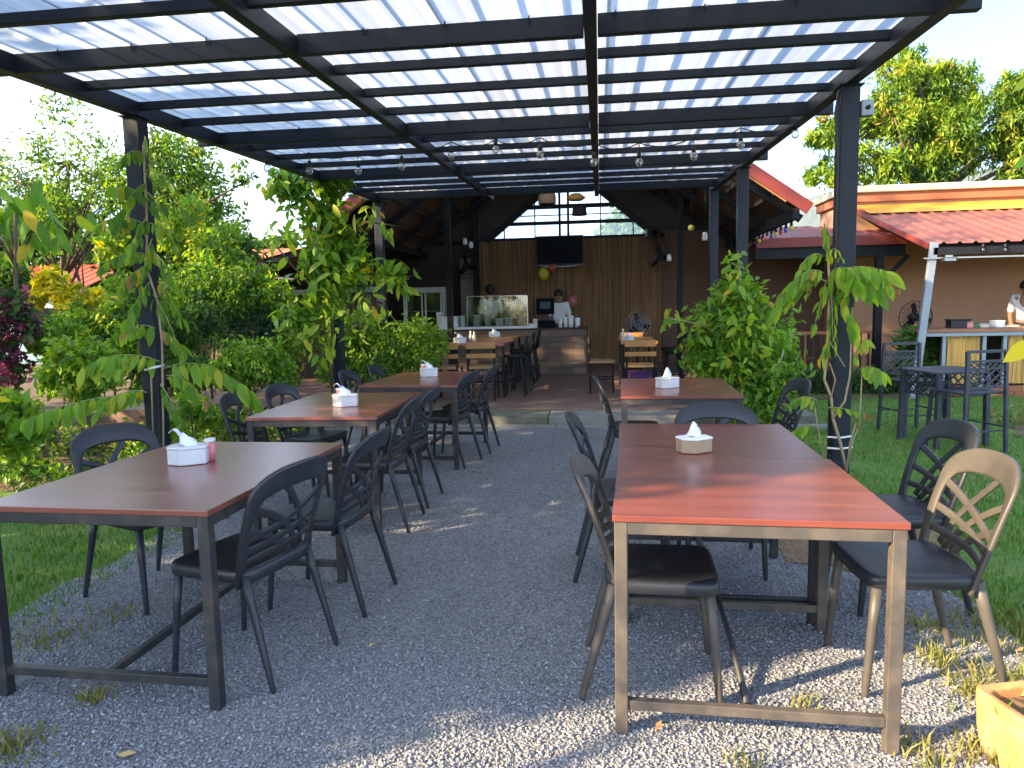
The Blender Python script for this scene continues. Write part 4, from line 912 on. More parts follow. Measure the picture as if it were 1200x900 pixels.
# ================================================================ LAWN SIDE BUILDINGS
hl = empty('peach_house', (7.5, 14.5, 0), 0, 'peach rendered house with a flat parapet behind the outdoor bar', 'house'); HO = Vector((-7.5, -14.5, 0)); h3 = lambda x, y, z: Vector((x, y, z))+HO
MB().span(h3(4.45, 14.0, -.03), h3(13, 15.6, 3.14)).build('wall', M['peach'], hl)
MB().span(h3(4.38, 13.93, 3.141), h3(13.05, 15.65, 3.30)).build('painted_band', M['terracotta_band'], hl, .01)
MB().span(h3(4.32, 13.86, 3.301), h3(13.1, 15.7, 3.42)).build('parapet_cap', M['cap'], hl, .015)
aw = empty('awning', (7, 12.4, 0), 0, 'red ribbed metal awning roof over the outdoor bar', 'awning'); AO = Vector((-7, -12.4, 0)); a3 = lambda x, y, z: Vector((x, y, z))+AO
AY0, AZ0, AY1, AZ1 = 10.95, 2.16, 13.985, 3.02
for i in range(7):
    wS2 = 1.05; xa = 4.62+i*wS2*.995; prof = ribbed(5, wS2/5, 0, .07, .025); mb = MB(); zo = .004*(i % 2)
    for k in range(len(prof)-1):
        (u1, h1), (u2, h2) = prof[k], prof[k+1]; mb.add([a3(xa+u1, AY0, AZ0+h1+zo), a3(xa+u2, AY0, AZ0+h2+zo), a3(xa+u2, AY1, AZ1+h2+zo), a3(xa+u1, AY1, AZ1+h1+zo)], [(0, 1, 2, 3)])
    mb.build('roof_sheet', M['oldred'], aw)
MB().add([a3(4.62, 13.35, 2.875), a3(11.9, 13.35, 2.875), a3(11.9, 13.97, 3.09), a3(4.62, 13.97, 3.09)], [(0, 1, 2, 3)]).build('sunlit_band', mat('ochre flashing', (.72, .31, .04), .6), aw)  # ochre sheet paints sunlight on the upper edge of the red roof
MB().bar(a3(4.60, AY0, AZ0-.03), a3(4.60, AY1, AZ1-.03), .03, .08).build('verge_trim', M['redroof'], aw)
for y_ in (11.15, 12.5, 13.8): z_ = AZ0+(AZ1-AZ0)*(y_-AY0)/(AY1-AY0)-.05; MB().bar(a3(4.7, y_, z_), a3(11.9, y_, z_), .05, .08).build('purlin', M['blacksteel'], aw)
pt, pb_ = at(1095, 284, Y=10.85), at(1077, 415, Y=10.85)
dr = (pb_-pt); pe = pt+dr*((pt.z+.03)/(pt.z-pb_.z))
MB().bar(pe+AO, pt+AO, .10, .06, (0, 1, 0)).build('raking_post', M['galv'], aw, .004)
MB().bar(Vector((pt.x-.02, 10.85, 2.05))+AO, Vector((11.8, 10.85, 2.05))+AO, .06, .10).build('front_beam', M['blacksteel'], aw)
MB().bar(Vector((pt.x-.15, 10.80, 1.955))+AO, Vector((11.8, 10.80, 1.955))+AO, .02, .02).build('light_rail', M['galv'], aw)
fl_ = empty('floodlight', (pt.x+.17, 10.78, 1.93), 0, 'small black floodlight under the awning beam', 'floodlight'); MB().box((0, 0, 0), (.19, .07, .06)).build('housing', M['black'], fl_, .006); MB().box((0, 0, .045), (.09, .02, .03)).build('bracket', M['galv'], fl_); MB().box((0, -.037, 0), (.15, .004, .04)).build('lens', M['milkglass'], fl_)
for i, u in enumerate((1152, 1178)):
    p = at(u, 290, Y=10.8); t = empty('awning_bulb', p, 0, 'small bulb on the awning light rail, %s the raking post' % ('nearer' if i == 0 else 'farther from'), 'bulb', 'bulbs on the awning rail'); MB().ball((0, 0, -.03), .025, 10).build('bulb', M['milkglass'], t); MB().tube([(0, 0, -.01), (0, 0, .05)], .015, 8).build('socket', M['black'], t)
# outdoor bar
ob = empty('outdoor_bar', (6.5, 11.2, 0), 0, 'outdoor bar counter with yellow bamboo panels on a brick base', 'bar'); OO = Vector((-6.5, -11.2, 0)); o3 = lambda x, y, z: Vector((x, y, z))+OO
bt = .955
MB().span(o3(4.62, 10.98, bt-.05), o3(10.5, 11.75, bt)).build('counter_top', mat('orange brown boards', (.34, .16, .08), .5, noise=(4, (.26, .11, .055), .3, .8, (.2, 1, 1))), ob, .006)
MB().bar(o3(4.62, 10.97, bt-.075), o3(10.5, 10.97, bt-.075), .03, .045).build('edge_rail', M['galv'], ob)
BOs = BO; 
def panel(x0_, x1_):
    global BO
    BO = OO
    f = bamboo_poles(x0_+.05, x1_-.05, .17, bt-.1, 11.04, .016, int((x1_-x0_)/.028)).build('bamboo_panel', M['bamboo_fresh'], ob); f['kind'] = 'stuff'
    BO = BOs
    MB().span(o3(x0_+.04, 11.06, .15), o3(x1_-.04, 11.09, bt-.1)).build('backing', M['darkwood'], ob)
    for x in (x0_, x1_): MB().bar(o3(x+.0, 11.03, .12), o3(x+.0, 11.03, bt-.09), .05, .05, (0, 1, 0)).build('panel_post', M['galv'], ob)
x_a = at(1105, 420, Y=11.03).x; x_b = at(1152, 420, Y=11.03).x; x_c = at(1176, 420, Y=11.03).x
panel(x_a, x_b); panel(x_c, x_c+.9); panel(x_c+1.2, x_c+2.1)
x = 4.75
k = 0
while x < 10.4:
    for r_ in range(2): MB().span(o3(x+(r_*.1), 10.99, -.03+r_*.085), o3(x+r_*.1+.21, 11.10, .05+r_*.085)).build('brick', M['terracotta_band'] if (k+r_) % 3 else M['terracotta'], ob)
    x += .22; k += 1
MB().span(o3(4.7, 11.12, .0), o3(10.4, 11.7, .10)).build('plinth', M['concrete'], ob)
MB().span(o3(4.72, 11.66, .10), o3(10.4, 11.70, bt-.06)).build('rear_panel', M['darkwood'], ob)
for i, (u, w_, h_, mm, l) in enumerate(((1122, .30, .13, 'black', 'dark tray of bottles on the outdoor bar'), (1134, .10, .09, 'pink', 'pink pot on the outdoor bar'), (1141, .12, .08, 'leaf', 'green leafy garnish tub on the outdoor bar'), (1150, .16, .06, 'foodbag', 'cream tub on the outdoor bar'), (1168, .14, .10, 'paper', 'white napkin pile on the outdoor bar'), (1182, .22, .03, 'foodbag', 'flat cream tray in front of the person at the bar'))):
    p = at(u, 385, Y=11.45); mm_ = mat('garnish green', (.06, .16, .05), .6) if mm == 'leaf' else M[mm]; tub(p.x, 11.45, bt, w_, .18, h_, l, mm_, mm_, 'bar_tub' if i else 'bottle_tray', 'tub' if i else 'tray', 'things on the outdoor bar')
# verandah between pavilion and peach house
ve = empty('verandah', (3.7, 13.6, 0), 0, 'red roofed verandah with a dark interior beside the peach house', 'verandah'); VO = Vector((-3.7, -13.6, 0)); v3 = lambda x, y, z: Vector((x, y, z))+VO
ea, eb = at(880, 272, Y=12.7), at(1066, 284, Y=12.7)
ez_ = (ea.z+eb.z)/2; xr = eb.x
mb = MB(); n = 12; prof = ribbed(n, (xr-2.6)/n, 0, .06, .02)
for k in range(len(prof)-1):
    (u1, h1), (u2, h2) = prof[k], prof[k+1]; mb.add([v3(2.6+u1, 12.7, ez_+h1), v3(2.6+u2, 12.7, ez_+h2), v3(2.6+u2, 15.4, ez_+.42+h2), v3(2.6+u1, 15.4, ez_+.42+h1)], [(0, 1, 2, 3)])
mb.build('roof_sheet', M['redroof'], ve)
MB().span(v3(2.6, 12.66, ez_-.15), v3(xr+.02, 12.695, ez_+.012)).build('fascia', M['redroof'], ve, .004); MB().span(v3(xr-.005, 12.70, ez_-.15), v3(xr+.025, 13.98, ez_+.012)).build('fascia', M['redroof'], ve)
MB().span(v3(2.6, 12.72, ez_-.33), v3(xr-.05, 12.82, ez_-.152)).build('eave_beam', M['blacksteel'], ve)
px_ = at(1029, 350, Y=12.77).x
MB().span(v3(px_-.06, 12.72, -.03), v3(px_+.06, 12.82, ez_-.335)).build('post', M['blacksteel'], ve); MB().bar(v3(px_+.05, 12.77, ez_-.75), v3(px_+.45, 12.77, ez_-.33), .06, .06, (0, 1, 0)).build('brace', M['blacksteel'], ve)
MB().span(v3(2.6, 15.2, -.03), v3(4.44, 15.35, ez_+.35)).build('rear_wall', M['brownwall'], ve)
MB().span(v3(2.6, 12.9, -.03), v3(4.44, 15.2, .12)).build('deck', M['floor'], ve)
rz0 = at(960, 390, Y=12.85).z
MB().bar(v3(2.6, 12.85, rz0), v3(px_-.07, 12.85, rz0), .06, .05).build('hand_rail', M['terracotta_band'], ve)
for i in range(15):
    x = 2.7+i*(px_-2.8)/14; MB().bar(v3(x, 12.85, .0), v3(x, 12.85, rz0-.026), .03, .03, (0, 1, 0)).build('baluster', M['terracotta_band'] if i % 3 == 0 else M['darkwood'], ve)
p = at(1073, 372, Y=12.6); fan(p, .27, .1, 'dark standing fan against the peach wall', p.z+.03)

# ---------------- lattice bar set on the lawn
M['cast'] = mat('dark cast aluminium', (.030, .036, .055), .35, noise=(10, (.05, .06, .085), .4, .8), bump=(90, .2, .002))
def lattice(mb, o_, ux, uz, w_, h_, n, th=.012):
    """criss-cross bars in a w x h frame from origin o_ along ux, uz"""
    st_ = w_/n; m_ = max(1, round(h_/st_)); sz = h_/m_
    for i in range(n):
        for j in range(m_):
            a = o_+ux*(i*st_)+uz*(j*sz); mb.bar(a, a+ux*st_+uz*sz, th, th*.8); mb.bar(a+ux*st_, a+uz*sz, th, th*.7)
bt_t = empty('bar_table', (3.34, 7.5, 0), R(15), 'dark cast metal bar table with lattice sides on the lawn', 'table')
bt_t.scale = (1, 1, .80)
tw, td, tz = .62, .62, .90
MB().prism([(-tw/2, -td/2+.1), (-tw/2+.1, -td/2), (tw/2-.1, -td/2), (tw/2, -td/2+.1), (tw/2, td/2-.1), (tw/2-.1, td/2), (-tw/2+.1, td/2), (-tw/2, td/2-.1)], tz-.03, tz).build('tabletop', M['cast'], bt_t, .006)
for sx in (-1, 1):
    for sy in (-1, 1): MB().bar((sx*.26, sy*.26, -.02), (sx*.25, sy*.25, tz-.031), .045, .045, (0, 1, 0)).build('leg', M['cast'], bt_t, .004)
for sx, sy, ux in ((0, -1, (1, 0, 0)), (0, 1, (1, 0, 0)), (-1, 0, (0, 1, 0)), (1, 0, (0, 1, 0))):
    mb = MB(); u_ = Vector(ux); c = Vector((sx*.25, sy*.25, tz-.30)); lattice(mb, c-u_*.22, u_, Vector((0, 0, 1)), .44, .24, 4); mb.bar(c-u_*.22, c+u_*.22, .018, .018); mb.build('lattice_panel', M['cast'], bt_t)
def bar_stool(x, y, dg, label):
    t = empty('bar_chair', (x, y, 0), R(dg), label, 'chair', 'dark cast bar chairs on the lawn'); s = .64; t.scale = (1, 1, .86)
    MB().box((0, 0, s), (.42, .40, .03)).build('seat', M['cast'], t, .01)
    for sx in (-1, 1):
        MB().bar((sx*.22, -.24, -.02), (sx*.20, -.21, 1.08), .028, .028, (0, 1, 0)).build('leg', M['cast'], t); MB().bar((sx*.22, .22, -.02), (sx*.20, .19, s-.016), .028, .028, (0, 1, 0)).build('leg', M['cast'], t)
        MB().bar((sx*.213, -.22, .28), (sx*.213, .21, .28), .016, .016).build('side_rail', M['cast'], t)
    for y_ in (-.225, .21): MB().bar((-.20, y_, .24), (.20, y_, .24), .016, .016).build('foot_rail', M['cast'], t)
    MB().bar((-.20, -.21, 1.08), (.20, -.21, 1.08), .022, .03).build('top_rail', M['cast'], t); MB().bar((-.20, -.212, .98), (.20, -.212, .98), .016, .02).build('back_rail', M['cast'], t); MB().bar((-.20, -.214, .90), (.20, -.214, .90), .016, .02).build('back_rail', M['cast'], t); MB().bar((-.20, -.218, .70), (.20, -.218, .70), .016, .02).build('back_rail', M['cast'], t)
    mb = MB(); lattice(mb, Vector((-.19, -.217, .71)), Vector((1, 0, 0)), Vector((0, 0, 1)), .38, .18, 4); mb.build('back_lattice', M['cast'], t); mb = MB(); lattice(mb, Vector((-.19, -.213, .91)), Vector((1, 0, 0)), Vector((0, 0, 1)), .38, .065, 6); mb.build('back_lattice', M['cast'], t)
bar_stool(3.36, 7.1, 18, 'dark lattice backed bar chair on the lawn, its back to the dining tables')
bar_stool(3.28, 8.05, 192, 'dark lattice backed bar chair on the far side of the lawn bar table')

# ================================================================ PEOPLE
def person(loc, rz, label, H, pose, shirt, trousers, hair='short'):
    """one skinned body; shirt, trousers and hair as children; pose: dict of joints in local metres for a 1.7 m figure"""
    root = empty('person', loc, rz, label, 'person'); k = H/1.7
    J = {'pel': (0, 0, .93), 'spine': (0, -.01, 1.12), 'chest': (0, 0, 1.32), 'neck': (0, .01, 1.46), 'head0': (0, .02, 1.55), 'head1': (0, .03, 1.62), 'head2': (0, .02, 1.69)}
    for s, n_ in ((-1, 'l'), (1, 'r')):
        J.update({n_+'hip': (s*.09, 0, .90), n_+'knee': (s*.10, .015, .48), n_+'ank': (s*.10, -.02, .07), n_+'toe': (s*.11, .13, .03), n_+'sh': (s*.17, 0, 1.40), n_+'elb': (s*.22, -.02, 1.13), n_+'wri': (s*.20, .14, .98)})
    J.update(pose)
    for s, n_ in ((-1, 'l'), (1, 'r')):
        w_ = Vector(J[n_+'wri']); d = (w_-Vector(J[n_+'elb'])).normalized(); sd_ = Vector((s, 0, 0)); sd_ = (sd_-d*sd_.dot(d)).normalized(); up = d.cross(sd_)
        J[n_+'palm'] = tuple(w_+d*.07)
        for i in range(4):
            off = sd_*((i-1.5)*.022); ln = (.065, .075, .07, .055)[i]; J['%sf%da' % (n_, i)] = tuple(w_+d*.10+off); J['%sf%db' % (n_, i)] = tuple(w_+d*(.10+ln)+off-Vector((0, 0, .02)))
        J[n_+'tha'] = tuple(w_+d*.045-sd_*.035); J[n_+'thb'] = tuple(w_+d*.085-sd_*.055)
    E_ = [('pel', 'spine', ), ('spine', 'chest'), ('chest', 'neck'), ('neck', 'head0'), ('head0', 'head1'), ('head1', 'head2')]
    rad = {'pel': .135, 'spine': .125, 'chest': .14, 'neck': .055, 'head0': .075, 'head1': .095, 'head2': .07}
    for n_ in 'lr':
        E_ += [('pel', n_+'hip'), (n_+'hip', n_+'knee'), (n_+'knee', n_+'ank'), (n_+'ank', n_+'toe'), ('chest', n_+'sh'), (n_+'sh', n_+'elb'), (n_+'elb', n_+'wri'), (n_+'wri', n_+'palm')]
        rad.update({n_+'hip': .095, n_+'knee': .062, n_+'ank': .042, n_+'toe': .035, n_+'sh': .068, n_+'elb': .045, n_+'wri': .028, n_+'palm': .036})
        for i in range(4): E_ += [(n_+'palm', '%sf%da' % (n_, i)), ('%sf%da' % (n_, i), '%sf%db' % (n_, i))]; rad['%sf%da' % (n_, i)] = .010; rad['%sf%db' % (n_, i)] = .008
        E_ += [(n_+'wri', n_+'tha'), (n_+'tha', n_+'thb')]; rad[n_+'tha'] = .012; rad[n_+'thb'] = .009
    def skin(name, edges, grow, m, par, root_j):
        names = sorted({a for e in edges for a in e}); ix = {a: i for i, a in enumerate(names)}
        me = bpy.data.meshes.new(name); me.from_pydata([Vector(J[a])*k for a in names], [(ix[a], ix[b]) for a, b in edges], []); o = link(name, me, m, par)
        o.modifiers.new('skin', 'SKIN'); sv = me.skin_vertices[0].data
        for a in names:
            r_ = (rad[a]+grow)*k; fl = .72 if a in ('pel', 'spine', 'chest') else 1; sv[ix[a]].radius = (r_, r_*fl) if a in ('pel', 'spine', 'chest') else (r_, r_); sv[ix[a]].use_root = a == root_j
        sb = o.modifiers.new('sub', 'SUBSURF'); sb.levels = 2; sb.render_levels = 2; return o
    b = skin('body', E_, 0, M['skin'], root, 'pel')
    skin('shirt', [('pel', 'spine'), ('spine', 'chest')]+[e for n_ in 'lr' for e in (('chest', n_+'sh'), (n_+'sh', n_+'elb'))], .016, shirt, root, 'pel')
    skin('trousers', [('pel', n_+'hip') for n_ in 'lr']+[(n_+'hip', n_+'knee') for n_ in 'lr']+[(n_+'knee', n_+'ank') for n_ in 'lr'], .014, trousers, root, 'pel')
    h1 = Vector(J['head1'])*k
    mb = MB(); hp = [(max(math.sin(math.pi*i/10), 1e-3)*.108*k, -math.cos(math.pi*i/10)*.118*k) for i in range(4, 11)]; mb.lathe(hp, 16, h1+Vector((0, -.022*k, .022*k)))
    mb.ball(h1+Vector((0, -.055*k, -.01*k)), .085*k, 12); mb.build('hair', M['hair'], root)
    f = MB().ball(h1+Vector((0, .10*k, -.015*k)), .016*k, 8, (1, 1.2, 1.5)).build('nose', M['skin'], root)
    for s in (-1, 1): MB().ball(h1+Vector((s*.035*k, .088*k, .012*k)), .011*k, 8).build('eye', M['hair'], root); MB().ball(h1+Vector((s*.098*k, 0, -.01*k)), .022*k, 8, (.4, .8, 1.3)).build('ear', M['skin'], root)
    MB().ball(h1+Vector((0, .086*k, -.058*k)), .018*k, 8, (1.4, .5, .5)).build('mouth', mat('lips', (.25, .08, .06), .5), root)
    return root
person((-2.19, 14.45, .15), R(20), 'person in a pale shirt working behind the display case, head turned away', 1.66, {}, M['shirt'], M['trousers'])
person((-.80, 14.2, .15), R(180), 'person in a white shirt standing behind the till, looking down', 1.54, {'head0': (0, .04, 1.54), 'head1': (0, .07, 1.60), 'head2': (0, .09, 1.67)}, M['shirt'], M['trousers'])
p = at(1200, 345, Y=12.15)
person((p.x+.04, 12.15, .10), R(150), 'person in a white shirt leaning over the outdoor bar', 1.55, {'head0': (0, .10, 1.52), 'head1': (0, .14, 1.57), 'head2': (0, .18, 1.63), 'neck': (0, .06, 1.45), 'chest': (0, .03, 1.32)}, M['shirt'], M['trousers'])
# ================================================================ FOLIAGE
def leaf_cloud(name, blobs, n, size, m, parent=None, aspect=.42, droop=.35, clump=14, spread=.32, org=Vector((0, 0, 0)), shell=.55, tint_mu=.45, flat=.0, wide=1.0, leaf_sd=.14, clump_sd=.2):
    """n leaves in clumps spread through blob volumes. blobs: (centre Vector, radius or (rx,ry,rz))"""
    vol = np.array([(b[1] if not hasattr(b[1], '__len__') else (b[1][0]*b[1][1]*b[1][2])**(1/3))**2 for b in blobs]); vol = vol/vol.sum()
    nc = max(int(n/clump), 1)
    bi = rng.choice(len(blobs), nc, p=vol)
    C = np.array([tuple(b[0]) for b in blobs])[bi]; Rr = np.array([(b[1],)*3 if not hasattr(b[1], '__len__') else b[1] for b in blobs])[bi]
    d = rng.normal(size=(nc, 3)); d /= np.linalg.norm(d, axis=1)[:, None]
    rad = (shell+(1-shell)*rng.random(nc)**.6)*(.82+.3*rng.random(nc)); rad[rng.random(nc) < .18] *= .6
    cc = C+d*Rr*rad[:, None]
    ct = np.clip(rng.normal(tint_mu, clump_sd, nc), 0, 1)
    ci = np.repeat(np.arange(nc), clump)[:max(n, 1)]; n = len(ci)
    sz = size*(.6+.8*rng.random(n))
    meanr = Rr[ci].mean(1)
    P = cc[ci]+rng.normal(size=(n, 3))*np.minimum(spread*meanr, size*3.2*wide)[:, None]*.6
    out_ = d[ci]
    ax = out_*.6+rng.normal(size=(n, 3))*.75; ax[:, 2] -= droop; ax /= np.linalg.norm(ax, axis=1)[:, None]
    nr = rng.normal(size=(n, 3))*.8+out_*.4; nr[:, 2] += .7+flat; nr -= ax*(nr*ax).sum(1)[:, None]; nr /= np.linalg.norm(nr, axis=1)[:, None]
    sd_ = np.cross(ax, nr); s1 = sz[:, None]
    base = P-ax*s1*.5; tip = P+ax*s1*.5-nr*s1*.06; mid = P-ax*s1*.05
    l = mid+sd_*s1*aspect*.5+nr*s1*.07; r = mid-sd_*s1*aspect*.5+nr*s1*.07
    Vv = np.stack([base, r, tip, l], 1).reshape(-1, 3)-np.array(tuple(org))
    F = (np.array([(0, 1, 2), (0, 2, 3)])[None]+np.arange(n)[:, None, None]*4).reshape(-1, 3)
    tint = np.repeat(np.clip(ct[ci]+rng.normal(0, leaf_sd, n), 0, 1), 2)
    return np_mesh(name, Vv, F, m, tint, parent)
def branches(org, top, blobs, r0, n=10, m=None, parent=None, name='trunk', wob=.05):
    """tapered trunk and limbs reaching into the blobs (local to org)"""
    mb = MB(); top = Vector(top); L_ = (top-org).length; pts = []
    for i in range(7):
        t = i/6; p = Vector(org).lerp(top, t); p += Vector((random.gauss(0, wob), random.gauss(0, wob), 0))*L_*.12*(t > 0); pts.append(p-org)
    mb.tube(pts, [r0*(1.25 if i == 0 else 1-.09*i) for i in range(7)], 8)
    for k in range(n):
        b = random.choice(blobs); c = Vector(b[0]); rr = b[1] if not hasattr(b[1], '__len__') else min(b[1])
        e = c+Vector((random.gauss(0, 1), random.gauss(0, 1), random.gauss(0, .7)))*rr*.45-org; s = pts[random.randint(2, 6)]
        q1 = s.lerp(e, .4)+Vector((random.gauss(0, .08), random.gauss(0, .08), abs(random.gauss(0, .12))))*rr; mb.tube([s, q1, e], [r0*.5, r0*.33, r0*.1], 5)
    return mb.build(name, m or M['bark'], parent)
def plant(name, label, cat, base, blobs, n, size, m, trunk_r=.05, top=None, nb=8, group=None, **kw):
    base = Vector(base); t = empty(name, base, 0, label, cat, group)
    top = Vector(top) if top is not None else sum((Vector(b[0]) for b in blobs), Vector())/len(blobs)
    if trunk_r: branches(base, top, blobs, trunk_r, nb, None, t, 'trunk' if cat == 'tree' else 'stems')
    mats_ = m if isinstance(m, list) else [(m, 1)]
    for mm, fr_ in mats_: leaf_cloud('crown' if cat == 'tree' else 'foliage', blobs, int(n*fr_), size, mm, t, org=base, **kw)
    return t
def B(u, v, Y, rpx, sq=None):
    c = at(u, v, Y=Y); r = rpx*Y/FPX
    return (c, r if sq is None else (r*sq[0], r*sq[1], r*sq[2]))

# ---- trees on the garden side, in view
plant('feathery_tree', 'tall loose tree with upright feathery sprays at the garden edge', 'tree', (-10.2, 12.3, -.03), [B(75, 130, 12, 30), B(45, 175, 12, 28), B(105, 185, 12, 38), B(25, 215, 12, 34), B(85, 225, 12, 42), B(130, 225, 12, 30), B(60, 265, 12, 35), B(-20, 190, 12, 35)], 6500, .095, [(M['leaf_mid'], .6), (M['leaf_light'], .4)], .07, top=at(80, 190, Y=12), nb=18, aspect=.36, clump=12, droop=.1, shell=.3)
plant('garden_tree', 'round leafy tree rising behind the garden side post', 'tree', (-8.3, 12.0, -.03), [B(185, 175, 12, 28), B(215, 195, 12, 40), B(160, 215, 12, 38), B(240, 225, 12, 36), B(200, 250, 12, 45), B(255, 265, 12, 34), B(140, 265, 12, 34), B(285, 205, 11.5, 16)], 10500, .10, [(M['leaf_mid'], .5), (M['leaf_light'], .5)], .09, nb=18, clump=14, shell=.35)
plant('garden_tree', 'darker low tree among the garden shrubs', 'tree', (-6.6, 10.3, -.03), [B(170, 300, 10.2, 45), B(235, 310, 10.2, 42), B(280, 300, 10.2, 26), B(200, 345, 10.2, 45), B(250, 355, 10.2, 36)], 11000, .11, [(M['leaf_mid'], .6), (M['leaf_dark'], .4)], .06, nb=12, clump=9, shell=.35)
plant('banana_clump', 'blue green palm fronds behind the garden tree', 'plant', (-10.0, 14, -.03), [B(55, 245, 14, 24), B(70, 255, 14, 20)], 500, .6, M['leaf_blue'], .05, aspect=.12, droop=.5, clump=6)
plant('background_tree', 'dark hazy tree standing beyond the feathery tree', 'tree', (-22, 24, -.03), [B(20, 290, 24, 55), B(90, 300, 24, 50), B(-60, 260, 24, 60)], 5000, .35, M['leaf_dark'], .15, clump=10)
plant('background_tree', 'dark tree standing beyond the orange roofed house', 'tree', (-12, 33, -.03), [B(230, 290, 33, 40), B(330, 300, 33, 26), B(290, 305, 33, 30)], 4000, .4, M['leaf_mid'], .15, clump=10)
plant('background_tree', 'green tree standing behind the glazed gable', 'tree', (2.6, 24, -.03), [B(745, 262, 24, 34), B(775, 275, 24, 30), B(722, 285, 24, 24)], 4500, .22, M['leaf_mid'], .12, clump=10)
# ---- shrubs
plant('croton_bush', 'croton bush with a bright yellow crown', 'shrub', at(75, 470, Z=-.03), [B(62, 335, 7.4, 20), B(85, 352, 7.4, 18), B(45, 350, 7.4, 12), B(110, 350, 7.4, 12)], 1300, .11, M['leaf_yellow'], .02, nb=8, aspect=.45, droop=-.1, clump=8)
plant('croton_bush', 'mottled green and yellow bush below the yellow croton crown', 'shrub', at(95, 500, Z=-.03), [B(90, 385, 6.9, 30), B(60, 395, 6.9, 22), B(120, 400, 6.9, 26), B(140, 370, 6.9, 24)], 2600, .09, [(M['leaf_mid'], .6), (M['leaf_light'], .4)], .02, clump=8)
plant('bougainvillea_bush', 'magenta bougainvillea bush at the garden edge', 'shrub', at(0, 540, Z=-.03), [B(12, 360, 6.0, 26), B(30, 385, 6.0, 18), B(0, 400, 6.0, 26), B(15, 435, 6.0, 22), B(-10, 470, 6.0, 28), B(-35, 380, 6.0, 40)], 3200, .07, [(M['leaf_magenta'], .6), (M['leaf_dark'], .4)], .025, clump=9, aspect=.6)
plant('garden_shrub', 'yellow green shrub with small leaves and thin dark stems', 'shrub', at(95, 515, Z=-.03), [B(75, 425, 5.6, 28), B(110, 420, 5.6, 28), B(95, 455, 5.6, 22), B(60, 450, 5.6, 16), B(130, 445, 5.6, 14)], 1500, .085, M['leaf_light'], .018, nb=10, clump=6, tint_mu=.6)
plant('garden_shrub', 'bright green low shrub with upright pointed leaves by the grass', 'shrub', at(15, 545, Z=-.03), [B(20, 480, 4.7, 22), B(5, 500, 4.7, 26), B(35, 505, 4.7, 18), B(-20, 490, 4.7, 30), B(10, 522, 4.7, 20)], 620, .13, M['leaf_light'], .012, nb=8, droop=-.5, clump=6, tint_mu=.55)
plant('garden_shrub', 'dark green shrub filling the bed behind the garden side post', 'shrub', at(180, 470, Z=-.03), [B(150, 400, 7.8, 36), B(200, 410, 7.8, 34), B(230, 380, 7.8, 30), B(175, 440, 7.8, 30), B(225, 440, 7.4, 28)], 4600, .085, [(M['leaf_mid'], .6), (M['leaf_dark'], .4)], .02, clump=8)
plant('garden_shrub', 'blue green feathery shrub beside the vine covered post', 'shrub', at(300, 470, Z=-.03), [B(300, 385, 9.3, 34), B(330, 380, 9.3, 24), B(270, 395, 9.3, 26)], 6500, .055, M['leaf_blue'], .02, clump=10, aspect=.3)
plant('garden_shrub', 'light green rounded shrub behind the middle garden table', 'shrub', at(295, 510, Z=-.03), [B(280, 430, 7.3, 30), B(310, 425, 7.3, 28), B(330, 440, 7.3, 18), B(255, 440, 7.3, 18)], 3800, .07, M['leaf_light'], .018, clump=9, tint_mu=.4)
plant('garden_shrub', 'mid green shrub between the vine covered post and the pavilion', 'shrub', at(425, 480, Z=-.03), [B(415, 395, 9.3, 34), B(450, 410, 9.3, 34), B(400, 425, 9.0, 28), B(440, 430, 9.0, 24)], 5200, .08, [(M['leaf_mid'], .5), (M['leaf_light'], .5)], .02, clump=9)
plant('garden_shrub', 'yellow flecked shrub against the pavilion end beside the bar chairs', 'shrub', at(490, 470, Z=-.03), [B(485, 400, 9.35, 26), B(505, 405, 9.3, 20), B(470, 420, 9.3, 24), B(500, 425, 9.2, 16)], 4200, .075, M['leaf_light'], .02, clump=9, tint_mu=.55)
plant('garden_shrub', 'small leafy shrub at the foot of the garden side post', 'shrub', at(225, 530, Z=-.03), [B(222, 478, 6.2, 20), B(245, 490, 6.2, 14), B(205, 500, 5.9, 14)], 520, .085, M['leaf_light'], .012, clump=6)
plant('ground_plants', 'low mixed plants along the edge of the garden bed', 'plant', at(150, 520, Z=-.03), [(Vector((x, y, .12)), (.25, .2, .14)) for x, y in [(-4.6, 5.3), (-4.1, 5.7), (-5.2, 5.6), (-3.7, 6.2), (-3.6, 7.0), (-4.4, 6.4), (-6.0, 5.9), (-3.55, 7.8), (-5.2, 6.8), (-4.6, 7.6)]+[(random.uniform(-8.5, -3.6), random.uniform(5.2, 9.0)) for _ in range(34)]], 11000, .075, [(M['leaf_mid'], .6), (M['leaf_light'], .4)], 0, clump=7)
plant('garden_shrub', 'tall leafy shrub with yellow tinged tips between post and vine', 'shrub', at(250, 480, Z=-.03), [B(235, 335, 9, 34), B(270, 345, 9, 30), B(205, 355, 9, 30), B(255, 300, 9.4, 30), B(285, 320, 9.4, 22)], 5200, .085, [(M['leaf_mid'], .45), (M['leaf_light'], .55)], .02, clump=9, tint_mu=.5)
plant('garden_shrub', 'bushy green shrub between the croton and the garden side post', 'shrub', at(130, 480, Z=-.03), [B(145, 350, 8.2, 28), B(165, 360, 8.0, 28), B(125, 378, 8.0, 26)], 4200, .085, [(M['leaf_mid'], .5), (M['leaf_light'], .5)], .02, clump=9)
plant('garden_shrub', 'loose green shrub below the hanging sapling leaves', 'shrub', at(30, 520, Z=-.03), [B(15, 330, 7.8, 22), B(-20, 330, 7.8, 32)], 2600, .10, [(M['leaf_mid'], .7), (M['leaf_light'], .3)], .02, clump=8)
